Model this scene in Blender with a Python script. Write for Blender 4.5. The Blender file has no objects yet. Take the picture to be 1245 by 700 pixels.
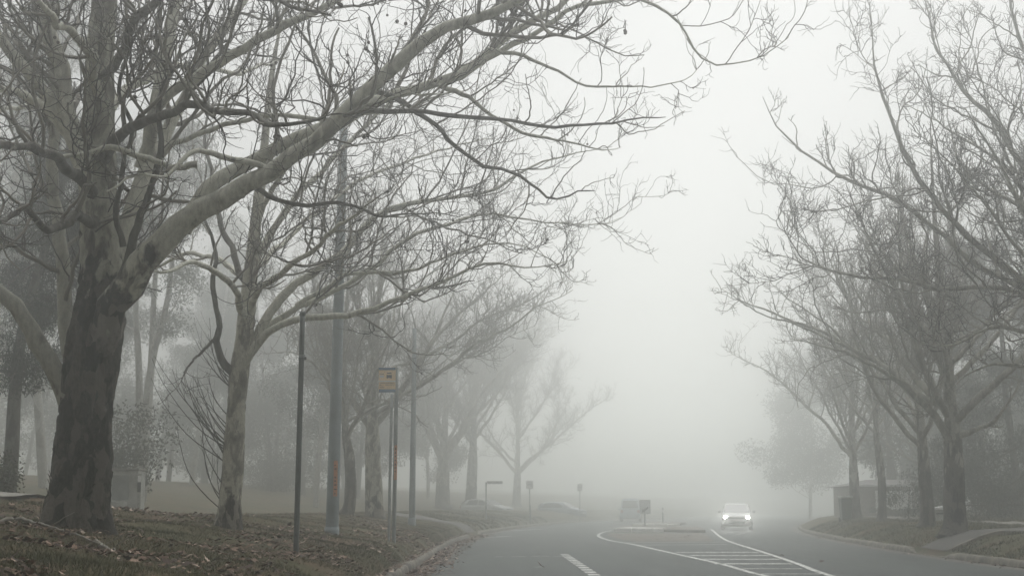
import bpy, bmesh, math, random
import numpy as np
from mathutils import Vector, noise as mnoise

scene = bpy.context.scene
COL = scene.collection
R = math.radians
rng = np.random.default_rng(11)
random.seed(4)

# ------------------------------------------------------------------ camera, world, sun, exposure
CAM_H, PITCH, FPX = 1.1, R(8.8), 1729.2
cam_d = bpy.data.cameras.new('camera'); cam = bpy.data.objects.new('camera', cam_d); COL.objects.link(cam)
cam.location = (0, 0, CAM_H); cam.rotation_euler = (R(90) + PITCH, 0, 0)
cam_d.sensor_width = 36; cam_d.lens = 50.0; cam_d.clip_end = 3000; cam_d.clip_start = 0.1
scene.camera = cam

SUN_EL, SUN_AZ = R(62), R(7)          # overcast; the brightest sky is ahead, slightly right
world = bpy.data.worlds.new('World'); scene.world = world; world.use_nodes = True
nt = world.node_tree; bg = nt.nodes['Background']
sky = nt.nodes.new('ShaderNodeTexSky'); sky.sky_type = 'NISHITA'; sky.sun_disc = False
sky.sun_elevation = SUN_EL; sky.sun_rotation = SUN_AZ
sky.air_density = 1.0; sky.dust_density = 6.0; sky.ozone_density = 1.0
hs = nt.nodes.new('ShaderNodeHueSaturation'); hs.inputs['Saturation'].default_value = 0.07
nt.links.new(sky.outputs[0], hs.inputs['Color']); nt.links.new(hs.outputs[0], bg.inputs['Color'])
bg.inputs['Strength'].default_value = 0.05
sun_d = bpy.data.lights.new('sun', 'SUN'); sun = bpy.data.objects.new('sun', sun_d); COL.objects.link(sun)
sun_d.energy = 1.5; sun_d.angle = R(120); sun_d.color = (1.0, 0.98, 0.95)
sun.rotation_euler = Vector((math.sin(SUN_AZ) * math.cos(SUN_EL), math.cos(SUN_AZ) * math.cos(SUN_EL), math.sin(SUN_EL))).to_track_quat('Z', 'Y').to_euler()
scene.view_settings.view_transform = 'Standard'; scene.view_settings.look = 'None'
scene.view_settings.gamma = 1; scene.view_settings.use_curve_mapping = False
scene.view_settings.exposure = 0.7
scene.cycles.volume_bounces = 6; scene.cycles.max_bounces = 12; scene.cycles.diffuse_bounces = 3
scene.cycles.use_denoising = True
FOG = 0.0118

# ------------------------------------------------------------------ helpers
def ray(px, py):
    dx = (px - 622.5) / FPX; du = (350 - py) / FPX
    s, c = math.sin(PITCH), math.cos(PITCH)
    return np.array([dx, c - du * s, s + du * c])
def P(px, py, Y):
    d = ray(px, py); return np.array([0, 0, CAM_H]) + d * (Y / d[1])
def G(px, py, z=0.0):
    d = ray(px, py); return np.array([0, 0, CAM_H]) + d * ((z - CAM_H) / d[2])

def smooth_table(xs, ys):
    xs = np.array(xs, float); ys = np.array(ys, float)
    fx = np.arange(xs[0], xs[-1] + 0.5, 0.5); fy = np.interp(fx, xs, ys)
    k = np.ones(25) / 25
    pad = np.concatenate([np.full(12, fy[0]), fy, fy[-1] + (fy[-1] - fy[-2]) * np.arange(1, 13)])
    fy = np.convolve(pad, k, 'valid')
    return lambda v: np.interp(v, fx, fy)
XL = smooth_table([-70, 20, 45, 55, 64, 76, 86, 110, 150, 200, 300, 430], [-1.75, -1.75, -1.9, -1.6, -1.15, -.1, .9, 4, 13, 28, 70, 130])
XR = smooth_table([-70, 26, 32, 50, 68, 86, 110, 150, 200, 300, 430], [9.4, 9.4, 9.55, 11.2, 13.6, 17, 23, 34, 50, 92, 152])

def hz(x, Y):
    """ground height beside the road (road surface = 0)"""
    x = np.asarray(x, float); Y = np.asarray(Y, float)
    dl = XL(Y) - x; dr = x - XR(Y)
    zl = np.interp(dl, [0, .16, .4, .75, 1.1, 1.65, 2.85, 3.25, 5, 8], [.12, .125, .36, .48, .52, .63, .81, .89, .97, 1.0])
    k = np.interp(Y, [0, 22, 30, 38, 60, 100], [.17, .165, -.02, -.09, -.09, -.05])
    zl = zl + k * np.clip(dl - 4, 0, 3) + np.clip(dl - 7.2, 0, 16) * .12 + np.clip(dl - 23, 0, 70) * .04
    zr = np.interp(dr, [0, .16, .6, 1.3, 3, 8, 20, 60, 300], [.12, .125, .32, .55, .62, .7, 1.2, 3, 9])
    z = np.where(dl > 0, zl, np.where(dr > 0, zr, -0.06))
    side = np.maximum(dl, dr)
    nz = .03 * np.sin(x * 1.7 + Y * .6) * np.sin(Y * 1.1 - x * .4) + .02 * np.sin(x * 3.1 - Y * 2.3)
    return z + np.where(side > .4, nz * np.clip((side - .4) / .6, 0, 1), 0)
def h1(x, Y): return float(hz(x, Y))
def on_ground(px, Y):
    x = P(px, 618, Y)[0]; return np.array([x, Y, h1(x, Y)])

def new_mat(name):
    m = bpy.data.materials.new(name); m.use_nodes = True
    n = m.node_tree; return m, n, n.nodes['Principled BSDF']
def simple(name, col, rough=.7, metal=0, var=.15, scale=8, bump=0, emit=None, es=0, spec=.3):
    m, n, b = new_mat(name)
    tc = n.nodes.new('ShaderNodeTexCoord'); nz = n.nodes.new('ShaderNodeTexNoise')
    nz.inputs['Scale'].default_value = scale; nz.inputs['Detail'].default_value = 5
    n.links.new(tc.outputs['Object'], nz.inputs['Vector'])
    cr = n.nodes.new('ShaderNodeValToRGB')
    cr.color_ramp.elements[0].position = .3; cr.color_ramp.elements[1].position = .7
    cr.color_ramp.elements[0].color = [c * (1 - var) for c in col] + [1]
    cr.color_ramp.elements[1].color = [min(1, c * (1 + var)) for c in col] + [1]
    n.links.new(nz.outputs[0], cr.inputs[0]); n.links.new(cr.outputs[0], b.inputs['Base Color'])
    b.inputs['Roughness'].default_value = rough; b.inputs['Metallic'].default_value = metal
    b.inputs['Specular IOR Level'].default_value = spec
    if bump:
        bp = n.nodes.new('ShaderNodeBump'); bp.inputs['Strength'].default_value = bump; bp.inputs['Distance'].default_value = .02
        n.links.new(nz.outputs[0], bp.inputs['Height']); n.links.new(bp.outputs[0], b.inputs['Normal'])
    if emit:
        b.inputs['Emission Color'].default_value = list(emit) + [1]; b.inputs['Emission Strength'].default_value = es
    return m

def build(name, V, quads=None, tris=None, mat=None, parent=None, smooth=True, origin=None, attr=None, mats=None, matidx=None):
    """one mesh object from numpy arrays; V in world coordinates, stored relative to origin (or to the parent's own location)"""
    V = np.asarray(V, float)
    o3 = np.array(origin if origin is not None else ((parent['_o'] if parent is not None and '_o' in parent else (0, 0, 0))), float)
    me = bpy.data.meshes.new(name)
    q = np.zeros((0, 4), int) if quads is None or len(quads) == 0 else np.asarray(quads, int)
    t = np.zeros((0, 3), int) if tris is None or len(tris) == 0 else np.asarray(tris, int)
    me.vertices.add(len(V)); me.vertices.foreach_set('co', (V - o3).astype(np.float32).ravel())
    nl = len(q) * 4 + len(t) * 3
    me.loops.add(nl); me.loops.foreach_set('vertex_index', np.concatenate([q.ravel(), t.ravel()]).astype(np.int32))
    me.polygons.add(len(q) + len(t))
    st = np.concatenate([np.arange(len(q)) * 4, len(q) * 4 + np.arange(len(t)) * 3]).astype(np.int32)
    me.polygons.foreach_set('loop_start', st)
    if smooth: me.polygons.foreach_set('use_smooth', np.ones(len(st), bool))
    for m in (mats or ([mat] if mat else [])): me.materials.append(m)
    if matidx is not None: me.polygons.foreach_set('material_index', np.asarray(matidx, np.int32))
    me.update(calc_edges=True)
    if attr is not None:
        a = me.attributes.new('tint', 'FLOAT', 'POINT'); a.data.foreach_set('value', np.asarray(attr, np.float32))
    o = bpy.data.objects.new(name, me); COL.objects.link(o)
    if parent is not None: o.parent = parent
    else: o.location = o3
    if parent is not None and origin is not None: o.location = o3 - np.array(parent['_o'], float)
    return o

def empty(name, loc, label, cat, group=None, rz=0):
    o = bpy.data.objects.new(name, None); COL.objects.link(o); o.location = loc; o.rotation_euler.z = rz
    o.empty_display_size = .2
    o['label'] = label; o['category'] = cat
    if group: o['group'] = group
    o['_o'] = [float(c) for c in loc]
    return o
def tag(o, label, cat, group=None):
    o['label'] = label; o['category'] = cat
    if group: o['group'] = group
    return o
def kind(o, k='structure'): o['kind'] = k; return o

def tubes(Pp, Rr, sides):
    """(N,K,3),(N,K) -> verts, quads"""
    N, K, _ = Pp.shape
    T = np.gradient(Pp, axis=1); T /= np.linalg.norm(T, axis=2, keepdims=True) + 1e-9
    m = T.mean(1); a = np.where(np.abs(m[:, 2:3]) > .8, np.array([[1., 0, 0]]), np.array([[0, 0, 1.]]))
    ref = np.cross(m, a); ref /= np.linalg.norm(ref, axis=1, keepdims=True) + 1e-9
    U = np.cross(T, ref[:, None, :]); U /= np.linalg.norm(U, axis=2, keepdims=True) + 1e-9
    W = np.cross(T, U)
    th = np.arange(sides) * 2 * np.pi / sides
    V = Pp[:, :, None, :] + Rr[:, :, None, None] * (np.cos(th)[None, None, :, None] * U[:, :, None, :] + np.sin(th)[None, None, :, None] * W[:, :, None, :])
    idx = np.arange(N * K * sides).reshape(N, K, sides)
    a0 = idx[:, :-1, :]; b0 = idx[:, 1:, :]
    Q = np.stack([a0, np.roll(a0, -1, 2), np.roll(b0, -1, 2), b0], -1).reshape(-1, 4)
    return V.reshape(-1, 3), Q

def resample(pts, K):
    pts = np.asarray(pts, float); n = len(pts)
    ext = np.vstack([2 * pts[0] - pts[1], pts, 2 * pts[-1] - pts[-2]])
    out = []
    for i in range(n - 1):
        p0, p1, p2, p3 = ext[i:i + 4]
        for t in np.linspace(0, 1, 8, endpoint=False):
            out.append(.5 * (2 * p1 + (p2 - p0) * t + (2 * p0 - 5 * p1 + 4 * p2 - p3) * t * t + (3 * p1 - p0 - 3 * p2 + p3) * t ** 3))
    out.append(pts[-1]); out = np.array(out)
    s = np.concatenate([[0], np.cumsum(np.linalg.norm(np.diff(out[:, :3], axis=0), axis=1))])
    si = np.linspace(0, s[-1], K)
    return np.stack([np.interp(si, s, out[:, j]) for j in range(out.shape[1])], 1), s[-1]

def spawn(Pp, Rr, Ln, per, tr, ang, lenfun, K, jit, zz, trop, rfac, rmin, rmax, upb=.3, endr=.4, curl=0.):
    curl = curl * .4
    N, K0, _ = Pp.shape
    cnt = rng.poisson(per) if np.ndim(per) else rng.poisson(np.full(N, per))
    idx = np.repeat(np.arange(N), cnt)
    M = len(idx)
    if M == 0: return np.zeros((0, K, 3)), np.zeros((0, K)), np.zeros(0)
    t = rng.uniform(tr[0], tr[1], M); f = t * (K0 - 1); i0 = np.minimum(f.astype(int), K0 - 2); w = (f - i0)[:, None]
    p = Pp[idx, i0] * (1 - w) + Pp[idx, i0 + 1] * w
    T = Pp[idx, i0 + 1] - Pp[idx, i0]; T /= np.linalg.norm(T, axis=1, keepdims=True) + 1e-9
    pr = Rr[idx, i0] * (1 - w[:, 0]) + Rr[idx, i0 + 1] * w[:, 0]
    v = rng.normal(size=(M, 3)); v[:, 2] += upb; v -= (v * T).sum(1, keepdims=True) * T
    v /= np.linalg.norm(v, axis=1, keepdims=True) + 1e-9
    an = rng.normal(ang, .22, M)[:, None]
    d = np.cos(an) * T + np.sin(an) * v
    L = lenfun(Ln[idx], t) * rng.uniform(.55, 1.25, M)
    cv = rng.normal(size=(M, 3)) * curl
    zv = rng.normal(size=(M, 3)); zv -= (zv * d).sum(1, keepdims=True) * d; zv /= np.linalg.norm(zv, axis=1, keepdims=True) + 1e-9
    out = np.zeros((M, K, 3)); out[:, 0] = p
    for k in range(1, K):
        if k == K // 2: cv = cv * -rng.uniform(-.6, 1.4, M)[:, None]
        d = d + rng.normal(size=(M, 3)) * jit + np.array([0, 0, trop]) + cv
        d /= np.linalg.norm(d, axis=1, keepdims=True)
        st = d + zv * (zz * (-1) ** k)
        p = p + st * (L / (K - 1))[:, None]
        out[:, k] = p
    r0 = np.clip(pr * rfac * rng.uniform(.7, 1.1, M), rmin, rmax)
    rr = r0[:, None] * np.linspace(1, endr, K)[None, :]
    rr = np.maximum(rr, rmin * .55)
    return out, rr, L

# ------------------------------------------------------------------ materials
def bark_mat(name, pale, mid, dark, z_dark=None, z_soft=1.0, scale=5.5, bump=.5, cover=.5):
    """plane-tree bark: pale smooth wood under flaking patches; old rough bark low on the stem"""
    m, n, b = new_mat(name); L = n.links.new
    tc = n.nodes.new('ShaderNodeTexCoord')
    mp = n.nodes.new('ShaderNodeMapping'); mp.inputs['Scale'].default_value = (1, 1, .45); L(tc.outputs['Object'], mp.inputs[0])
    n1 = n.nodes.new('ShaderNodeTexNoise'); n1.inputs['Scale'].default_value = scale; n1.inputs['Detail'].default_value = 4; n1.inputs['Roughness'].default_value = .55; n1.inputs['Distortion'].default_value = .6
    n2 = n.nodes.new('ShaderNodeTexNoise'); n2.inputs['Scale'].default_value = scale * 5; n2.inputs['Detail'].default_value = 8; n2.inputs['Roughness'].default_value = .7
    L(mp.outputs[0], n1.inputs['Vector']); L(mp.outputs[0], n2.inputs['Vector'])
    r1 = n.nodes.new('ShaderNodeValToRGB'); e = r1.color_ramp.elements
    e[0].position = cover - .03; e[0].color = (*pale, 1); e[1].position = cover + .02; e[1].color = (*mid, 1)
    e2 = e.new(cover + .16); e2.color = (*[.5 * (a + c) for a, c in zip(mid, dark)], 1)
    L(n1.outputs[0], r1.inputs[0])
    mix2 = n.nodes.new('ShaderNodeMixRGB'); mix2.blend_type = 'MULTIPLY'; mix2.inputs[0].default_value = .8
    r2 = n.nodes.new('ShaderNodeValToRGB'); r2.color_ramp.elements[0].position = .3; r2.color_ramp.elements[0].color = (.55, .55, .55, 1)
    r2.color_ramp.elements[1].position = .62; r2.color_ramp.elements[1].color = (1.1, 1.1, 1.08, 1)
    L(n2.outputs[0], r2.inputs[0]); L(r1.outputs[0], mix2.inputs[1]); L(r2.outputs[0], mix2.inputs[2])
    out = mix2.outputs[0]
    if z_dark is not None:
        sp = n.nodes.new('ShaderNodeSeparateXYZ'); L(tc.outputs['Object'], sp.inputs[0])
        mr = n.nodes.new('ShaderNodeMapRange'); mr.inputs[1].default_value = z_dark - z_soft; mr.inputs[2].default_value = z_dark + z_soft
        mr.inputs[3].default_value = .35; mr.inputs[4].default_value = -.25
        L(sp.outputs[2], mr.inputs[0])
        ad = n.nodes.new('ShaderNodeMath'); ad.operation = 'ADD'; L(n1.outputs[0], ad.inputs[0]); L(mr.outputs[0], ad.inputs[1])
        st = n.nodes.new('ShaderNodeMapRange'); st.inputs[1].default_value = .52; st.inputs[2].default_value = .6; L(ad.outputs[0], st.inputs[0])
        rb = n.nodes.new('ShaderNodeValToRGB'); rb.color_ramp.elements[0].position = .36; rb.color_ramp.elements[0].color = (*[c * .3 for c in dark], 1)
        rb.color_ramp.elements[1].position = .66; rb.color_ramp.elements[1].color = (*[c * 3.3 for c in dark], 1)
        n3 = n.nodes.new('ShaderNodeTexVoronoi'); n3.inputs['Scale'].default_value = 9; n3.inputs['Randomness'].default_value = 1
        n4 = n.nodes.new('ShaderNodeTexNoise'); n4.inputs['Scale'].default_value = 6; n4.inputs['Detail'].default_value = 3; L(mp.outputs[0], n4.inputs['Vector'])
        vm = n.nodes.new('ShaderNodeMixRGB'); vm.inputs[0].default_value = .12; L(mp.outputs[0], vm.inputs[1]); L(n4.outputs['Color'], vm.inputs[2]); L(vm.outputs[0], n3.inputs['Vector'])
        sv = n.nodes.new('ShaderNodeSeparateColor'); L(n3.outputs['Color'], sv.inputs[0])
        pm = n.nodes.new('ShaderNodeMapRange'); pm.inputs[1].default_value = 0; pm.inputs[2].default_value = 1; pm.inputs[3].default_value = -.2; pm.inputs[4].default_value = .24; L(sv.outputs[0], pm.inputs[0])
        pa = n.nodes.new('ShaderNodeMath'); pa.operation = 'ADD'; L(n2.outputs[0], pa.inputs[0]); L(pm.outputs[0], pa.inputs[1])
        L(pa.outputs[0], rb.inputs[0])
        mx = n.nodes.new('ShaderNodeMixRGB'); L(st.outputs[0], mx.inputs[0]); L(out, mx.inputs[1]); L(rb.outputs[0], mx.inputs[2]); out = mx.outputs[0]
    L(out, b.inputs['Base Color']); b.inputs['Roughness'].default_value = .85; b.inputs['Specular IOR Level'].default_value = .2
    bp = n.nodes.new('ShaderNodeBump'); bp.inputs['Strength'].default_value = bump; bp.inputs['Distance'].default_value = .03
    L(n2.outputs[0], bp.inputs['Height']); L(bp.outputs[0], b.inputs['Normal'])
    return m
def tint_mat(name, cols, rough=.8, noise_scale=None):
    m, n, b = new_mat(name); L = n.links.new
    at = n.nodes.new('ShaderNodeAttribute'); at.attribute_name = 'tint'
    cr = n.nodes.new('ShaderNodeValToRGB'); e = cr.color_ramp.elements
    e[0].color = (*cols[0], 1); e[1].color = (*cols[-1], 1)
    for i, c in enumerate(cols[1:-1]): x = e.new((i + 1) / (len(cols) - 1)); x.color = (*c, 1)
    L(at.outputs['Fac'], cr.inputs[0]); L(cr.outputs[0], b.inputs['Base Color'])
    b.inputs['Roughness'].default_value = rough; b.inputs['Specular IOR Level'].default_value = .2
    return m

M_bark_big = bark_mat('plane_bark_old', (.4, .4, .34), (.24, .23, .19), (.03, .027, .022), z_dark=3.1, z_soft=1.2, bump=1.0)
M_bark = bark_mat('plane_bark', (.42, .41, .34), (.25, .235, .195), (.06, .055, .046), z_dark=.5, z_soft=.7)
M_bark_far = bark_mat('plane_bark_grey', (.3, .295, .255), (.16, .15, .125), (.032, .028, .024), z_dark=2.0, z_soft=1.0)
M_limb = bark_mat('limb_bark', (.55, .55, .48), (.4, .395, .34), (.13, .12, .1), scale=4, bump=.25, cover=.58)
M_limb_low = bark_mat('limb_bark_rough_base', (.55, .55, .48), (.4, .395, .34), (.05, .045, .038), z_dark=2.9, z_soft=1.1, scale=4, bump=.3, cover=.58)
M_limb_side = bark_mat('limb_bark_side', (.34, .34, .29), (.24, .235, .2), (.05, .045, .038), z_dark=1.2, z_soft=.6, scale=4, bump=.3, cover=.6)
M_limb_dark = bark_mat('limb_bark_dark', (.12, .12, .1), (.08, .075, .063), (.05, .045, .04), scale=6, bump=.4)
M_twig = simple('twig_bark', (.05, .045, .038), .85, var=.3, scale=3)
M_twig_hazed = simple('twig_bark_hazed', (.15, .14, .12), .85, var=.3, scale=3)  # twig bark lightened for the far trees: extra fog fade put into the colour
M_shoot = simple('shoot_bark', (.2, .19, .16), .8, var=.35, scale=2)
M_ball = simple('seed_ball_brown', (.05, .036, .026), .9, var=.3, scale=60, bump=.6)
M_gum = bark_mat('gum_bark', (.36, .36, .33), (.25, .24, .21), (.12, .11, .1), scale=2.5, bump=.2, cover=.55)
M_leaf_gum = tint_mat('gum_leaves', [(.03, .042, .025), (.05, .066, .038), (.085, .1, .06)])
M_leaf_con = tint_mat('conifer_needles', [(.018, .028, .018), (.03, .042, .026), (.05, .062, .038)])
M_leaf_bush = tint_mat('shrub_leaves', [(.025, .032, .018), (.042, .05, .028), (.075, .08, .045)])
M_grass = tint_mat('grass_blades', [(.045, .05, .026), (.08, .084, .042), (.14, .125, .07), (.23, .185, .12)])
M_dead = tint_mat('dead_leaves', [(.026, .015, .01), (.065, .036, .024), (.14, .085, .056), (.3, .215, .16), (.6, .5, .42)], .75)

def ground_mat():
    m, n, b = new_mat('verge_soil_and_turf'); L = n.links.new
    tc = n.nodes.new('ShaderNodeTexCoord')
    a = n.nodes.new('ShaderNodeTexNoise'); a.inputs['Scale'].default_value = .55; a.inputs['Detail'].default_value = 6; a.inputs['Roughness'].default_value = .65
    c = n.nodes.new('ShaderNodeTexNoise'); c.inputs['Scale'].default_value = 14; c.inputs['Detail'].default_value = 7; c.inputs['Roughness'].default_value = .75
    L(tc.outputs['Object'], a.inputs['Vector']); L(tc.outputs['Object'], c.inputs['Vector'])
    r = n.nodes.new('ShaderNodeValToRGB'); e = r.color_ramp.elements
    e[0].position = .36; e[0].color = (.055, .062, .032, 1); e[1].position = .64; e[1].color = (.12, .088, .06, 1)
    x = e.new(.5); x.color = (.085, .08, .045, 1)
    r2 = n.nodes.new('ShaderNodeValToRGB'); r2.color_ramp.elements[0].position = .32; r2.color_ramp.elements[0].color = (.45, .43, .4, 1)
    r2.color_ramp.elements[1].position = .68; r2.color_ramp.elements[1].color = (1.5, 1.45, 1.35, 1)
    L(a.outputs[0], r.inputs[0]); L(c.outputs[0], r2.inputs[0])
    mx = n.nodes.new('ShaderNodeMixRGB'); mx.blend_type = 'MULTIPLY'; mx.inputs[0].default_value = 1
    L(r.outputs[0], mx.inputs[1]); L(r2.outputs[0], mx.inputs[2]); L(mx.outputs[0], b.inputs['Base Color'])
    bp = n.nodes.new('ShaderNodeBump'); bp.inputs['Strength'].default_value = .8; bp.inputs['Distance'].default_value = .05
    L(c.outputs[0], bp.inputs['Height']); L(bp.outputs[0], b.inputs['Normal'])
    b.inputs['Roughness'].default_value = .95; b.inputs['Specular IOR Level'].default_value = .1
    return m
def road_mat():
    m, n, b = new_mat('asphalt'); L = n.links.new
    tc = n.nodes.new('ShaderNodeTexCoord')
    mp = n.nodes.new('ShaderNodeMapping'); mp.inputs['Scale'].default_value = (1.6, .09, 1); L(tc.outputs['Object'], mp.inputs[0])
    a = n.nodes.new('ShaderNodeTexNoise'); a.inputs['Scale'].default_value = 1.2; a.inputs['Detail'].default_value = 5
    c = n.nodes.new('ShaderNodeTexNoise'); c.inputs['Scale'].default_value = 55; c.inputs['Detail'].default_value = 4
    d = n.nodes.new('ShaderNodeTexNoise'); d.inputs['Scale'].default_value = .35; d.inputs['Detail'].default_value = 6
    L(mp.outputs[0], a.inputs['Vector']); L(tc.outputs['Object'], c.inputs['Vector']); L(tc.outputs['Object'], d.inputs['Vector'])
    r = n.nodes.new('ShaderNodeValToRGB'); e = r.color_ramp.elements
    e[0].position = .32; e[0].color = (.026, .034, .032, 1); e[1].position = .7; e[1].color = (.068, .078, .074, 1)
    ad = n.nodes.new('ShaderNodeMixRGB'); ad.inputs[0].default_value = .5; L(a.outputs[0], ad.inputs[1]); L(d.outputs[0], ad.inputs[2])
    L(ad.outputs[0], r.inputs[0])
    r2 = n.nodes.new('ShaderNodeValToRGB'); r2.color_ramp.elements[0].position = .3; r2.color_ramp.elements[0].color = (.75, .75, .75, 1)
    r2.color_ramp.elements[1].position = .7; r2.color_ramp.elements[1].color = (1.25, 1.25, 1.25, 1); L(c.outputs[0], r2.inputs[0])
    mx = n.nodes.new('ShaderNodeMixRGB'); mx.blend_type = 'MULTIPLY'; mx.inputs[0].default_value = 1
    L(r.outputs[0], mx.inputs[1]); L(r2.outputs[0], mx.inputs[2]); L(mx.outputs[0], b.inputs['Base Color'])
    rr = n.nodes.new('ShaderNodeMapRange'); rr.inputs[3].default_value = .6; rr.inputs[4].default_value = .85; L(d.outputs[0], rr.inputs[0]); L(rr.outputs[0], b.inputs['Roughness'])
    bp = n.nodes.new('ShaderNodeBump'); bp.inputs['Strength'].default_value = .35; bp.inputs['Distance'].default_value = .006
    L(c.outputs[0], bp.inputs['Height']); L(bp.outputs[0], b.inputs['Normal'])
    b.inputs['Specular IOR Level'].default_value = .22
    return m
def paint_mat():
    m, n, b = new_mat('worn_white_paint'); L = n.links.new
    tc = n.nodes.new('ShaderNodeTexCoord')
    c = n.nodes.new('ShaderNodeTexNoise'); c.inputs['Scale'].default_value = 6; c.inputs['Detail'].default_value = 8; c.inputs['Roughness'].default_value = .7
    L(tc.outputs['Object'], c.inputs['Vector'])
    r = n.nodes.new('ShaderNodeValToRGB'); e = r.color_ramp.elements
    e[0].position = .4; e[0].color = (.11, .12, .115, 1); e[1].position = .53; e[1].color = (.55, .56, .53, 1)
    L(c.outputs[0], r.inputs[0]); L(r.outputs[0], b.inputs['Base Color']); b.inputs['Roughness'].default_value = .6
    return m
M_ground, M_road, M_paint = ground_mat(), road_mat(), paint_mat()
M_kerb = simple('kerb_concrete', (.15, .138, .115), .9, var=.7, scale=3.5, bump=.4)
M_gutter = simple('gutter_concrete', (.11, .1, .09), .8, var=.45, scale=2.5, bump=.3)
M_path = simple('path_concrete', (.17, .16, .14), .85, var=.25, scale=2, bump=.2)
M_drive = simple('drive_bitumen', (.075, .07, .064), .85, var=.4, scale=2.2, bump=.3)
M_kwhite = simple('kerb_white', (.82, .81, .77), .7, var=.15, scale=4, bump=.2)

# ------------------------------------------------------------------ setting: ground, road, kerbs, paths
Yr = np.unique(np.concatenate([np.arange(-62, 6, 4.0), np.arange(6, 60, .25), np.arange(60, 130, 1.0), np.arange(130, 422, 8.0)]))
dd = np.concatenate([[.14, .18, .3], np.arange(.4, 10, .2), np.arange(10, 30, 1.0), np.geomspace(30, 560, 16)])
rows = []
for y in Yr:
    xl, xr = float(XL(y)), float(XR(y))
    xs = np.concatenate([(xl - dd)[::-1], [xl + .05, .5 * (xl + xr), xr - .05], xr + dd])
    xs = np.clip(xs, -424, 424 + 1e-9)
    xs = np.maximum.accumulate(xs + np.arange(len(xs)) * 1e-4)
    zs = hz(xs, y); rows.append(np.stack([xs, np.full_like(xs, y), zs], 1))
V = np.array(rows); nr, nc = V.shape[:2]
idx = np.arange(nr * nc).reshape(nr, nc)
Q = np.stack([idx[:-1, :-1], idx[:-1, 1:], idx[1:, 1:], idx[1:, :-1]], -1).reshape(-1, 4)
kind(build('ground', V.reshape(-1, 3), Q, mat=M_ground))

def strip(name, Ys, fa, fb, fz, mat, nx=2):
    Ys = np.asarray(Ys, float); rows = []
    for y in Ys:
        a, b = fa(y), fb(y); xs = np.linspace(a, b, nx); rows.append(np.stack([xs, np.full(nx, y), np.array([fz(x, y) for x in xs])], 1))
    V = np.array(rows); n = len(Ys); idx = np.arange(n * nx).reshape(n, nx)
    Q = np.stack([idx[:-1, :-1], idx[:-1, 1:], idx[1:, 1:], idx[1:, :-1]], -1).reshape(-1, 4)
    return kind(build(name, V.reshape(-1, 3), Q, mat=mat))
YS = np.concatenate([np.arange(-60, 10, 5.), np.arange(10, 130, 1.), np.arange(130, 421, 5.)])
strip('road', YS, lambda y: float(XL(y)) + .02, lambda y: float(XR(y)) - .02, lambda x, y: 0.0, M_road, 3)

def kerb(name, f, sgn, gap, mat):
    """cast kerb with a rounded top; dropped to a lip across the driveway in gap"""
    Ys = np.concatenate([np.arange(-60, 10, 5.), np.arange(10, 130, .5), np.arange(130, 421, 5.)])
    prof = [(-.0, -.05), (-.0, .07), (-.025, .125), (-.06, .14), (-.15, .142), (-.17, .12), (-.17, -.05)]
    rows = []
    for y in Ys:
        k = 1 - np.clip(1 - max(0, max(gap[0] - y, y - gap[1])) / .8, 0, 1) * .82
        j = .012 * mnoise.noise((0, y * .9, sgn * 3)); jx = .015 * mnoise.noise((3, y * .5, sgn))
        x0 = float(f(y))
        rows.append([(x0 + sgn * (-p[0]) + jx, y, (p[1] * k + j * k) if p[1] > 0 else p[1]) for p in prof])
    V = np.array(rows); n, m = V.shape[:2]; idx = np.arange(n * m).reshape(n, m)
    Q = np.stack([idx[:-1, :-1], idx[:-1, 1:], idx[1:, 1:], idx[1:, :-1]], -1).reshape(-1, 4)
    return kind(build(name, V.reshape(-1, 3), Q, mat=mat, smooth=False))
kerb('kerb', XL, -1, (55, 60), M_kerb)
kerb('kerb', XR, 1, (32.6, 35.6), M_kerb)
strip('gutter', YS, lambda y: float(XL(y)) - .01, lambda y: float(XL(y)) + .38, lambda x, y: .004, M_gutter)
strip('gutter', YS, lambda y: float(XR(y)) - .36, lambda y: float(XR(y)) + .01, lambda x, y: .004, M_gutter)
zoff = lambda o: (lambda x, y: h1(x, y) + o)
strip('footpath', np.arange(6, 125, .5), lambda y: float(XL(y)) - 6.4, lambda y: float(XL(y)) - 5.5, lambda x, y: max(h1(x, y), .55 * h1(float(XL(y)) - 5.95, y) + .45 * h1(x, y)) + .025, M_path, 7)
strip('driveway', np.arange(55.2, 60, .4), lambda y: float(XL(y)) - 5.3, lambda y: float(XL(y)) - .17, zoff(.03), M_drive, 20)
strip('driveway', np.arange(44.2, 46.5, .25), lambda y: float(XL(y)) - 5.35, lambda y: float(XL(y)) - 3.2, zoff(.03), M_path, 10)
strip('footpath', np.arange(30, 120, .5), lambda y: float(XR(y)) + 3.9, lambda y: float(XR(y)) + 5.0, zoff(.03), M_path, 5)
strip('driveway', np.arange(32.8, 35.6, .2), lambda y: float(XR(y)) + .16, lambda y: float(XR(y)) + 3.85, zoff(.03), M_drive, 16)
# concrete edging along the near side of the right driveway
strip('driveway_edging', np.arange(32.45, 32.72, .06), lambda y: float(XR(y)) + .17, lambda y: float(XR(y)) + 7, zoff(.075), M_kerb, 24)

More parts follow.
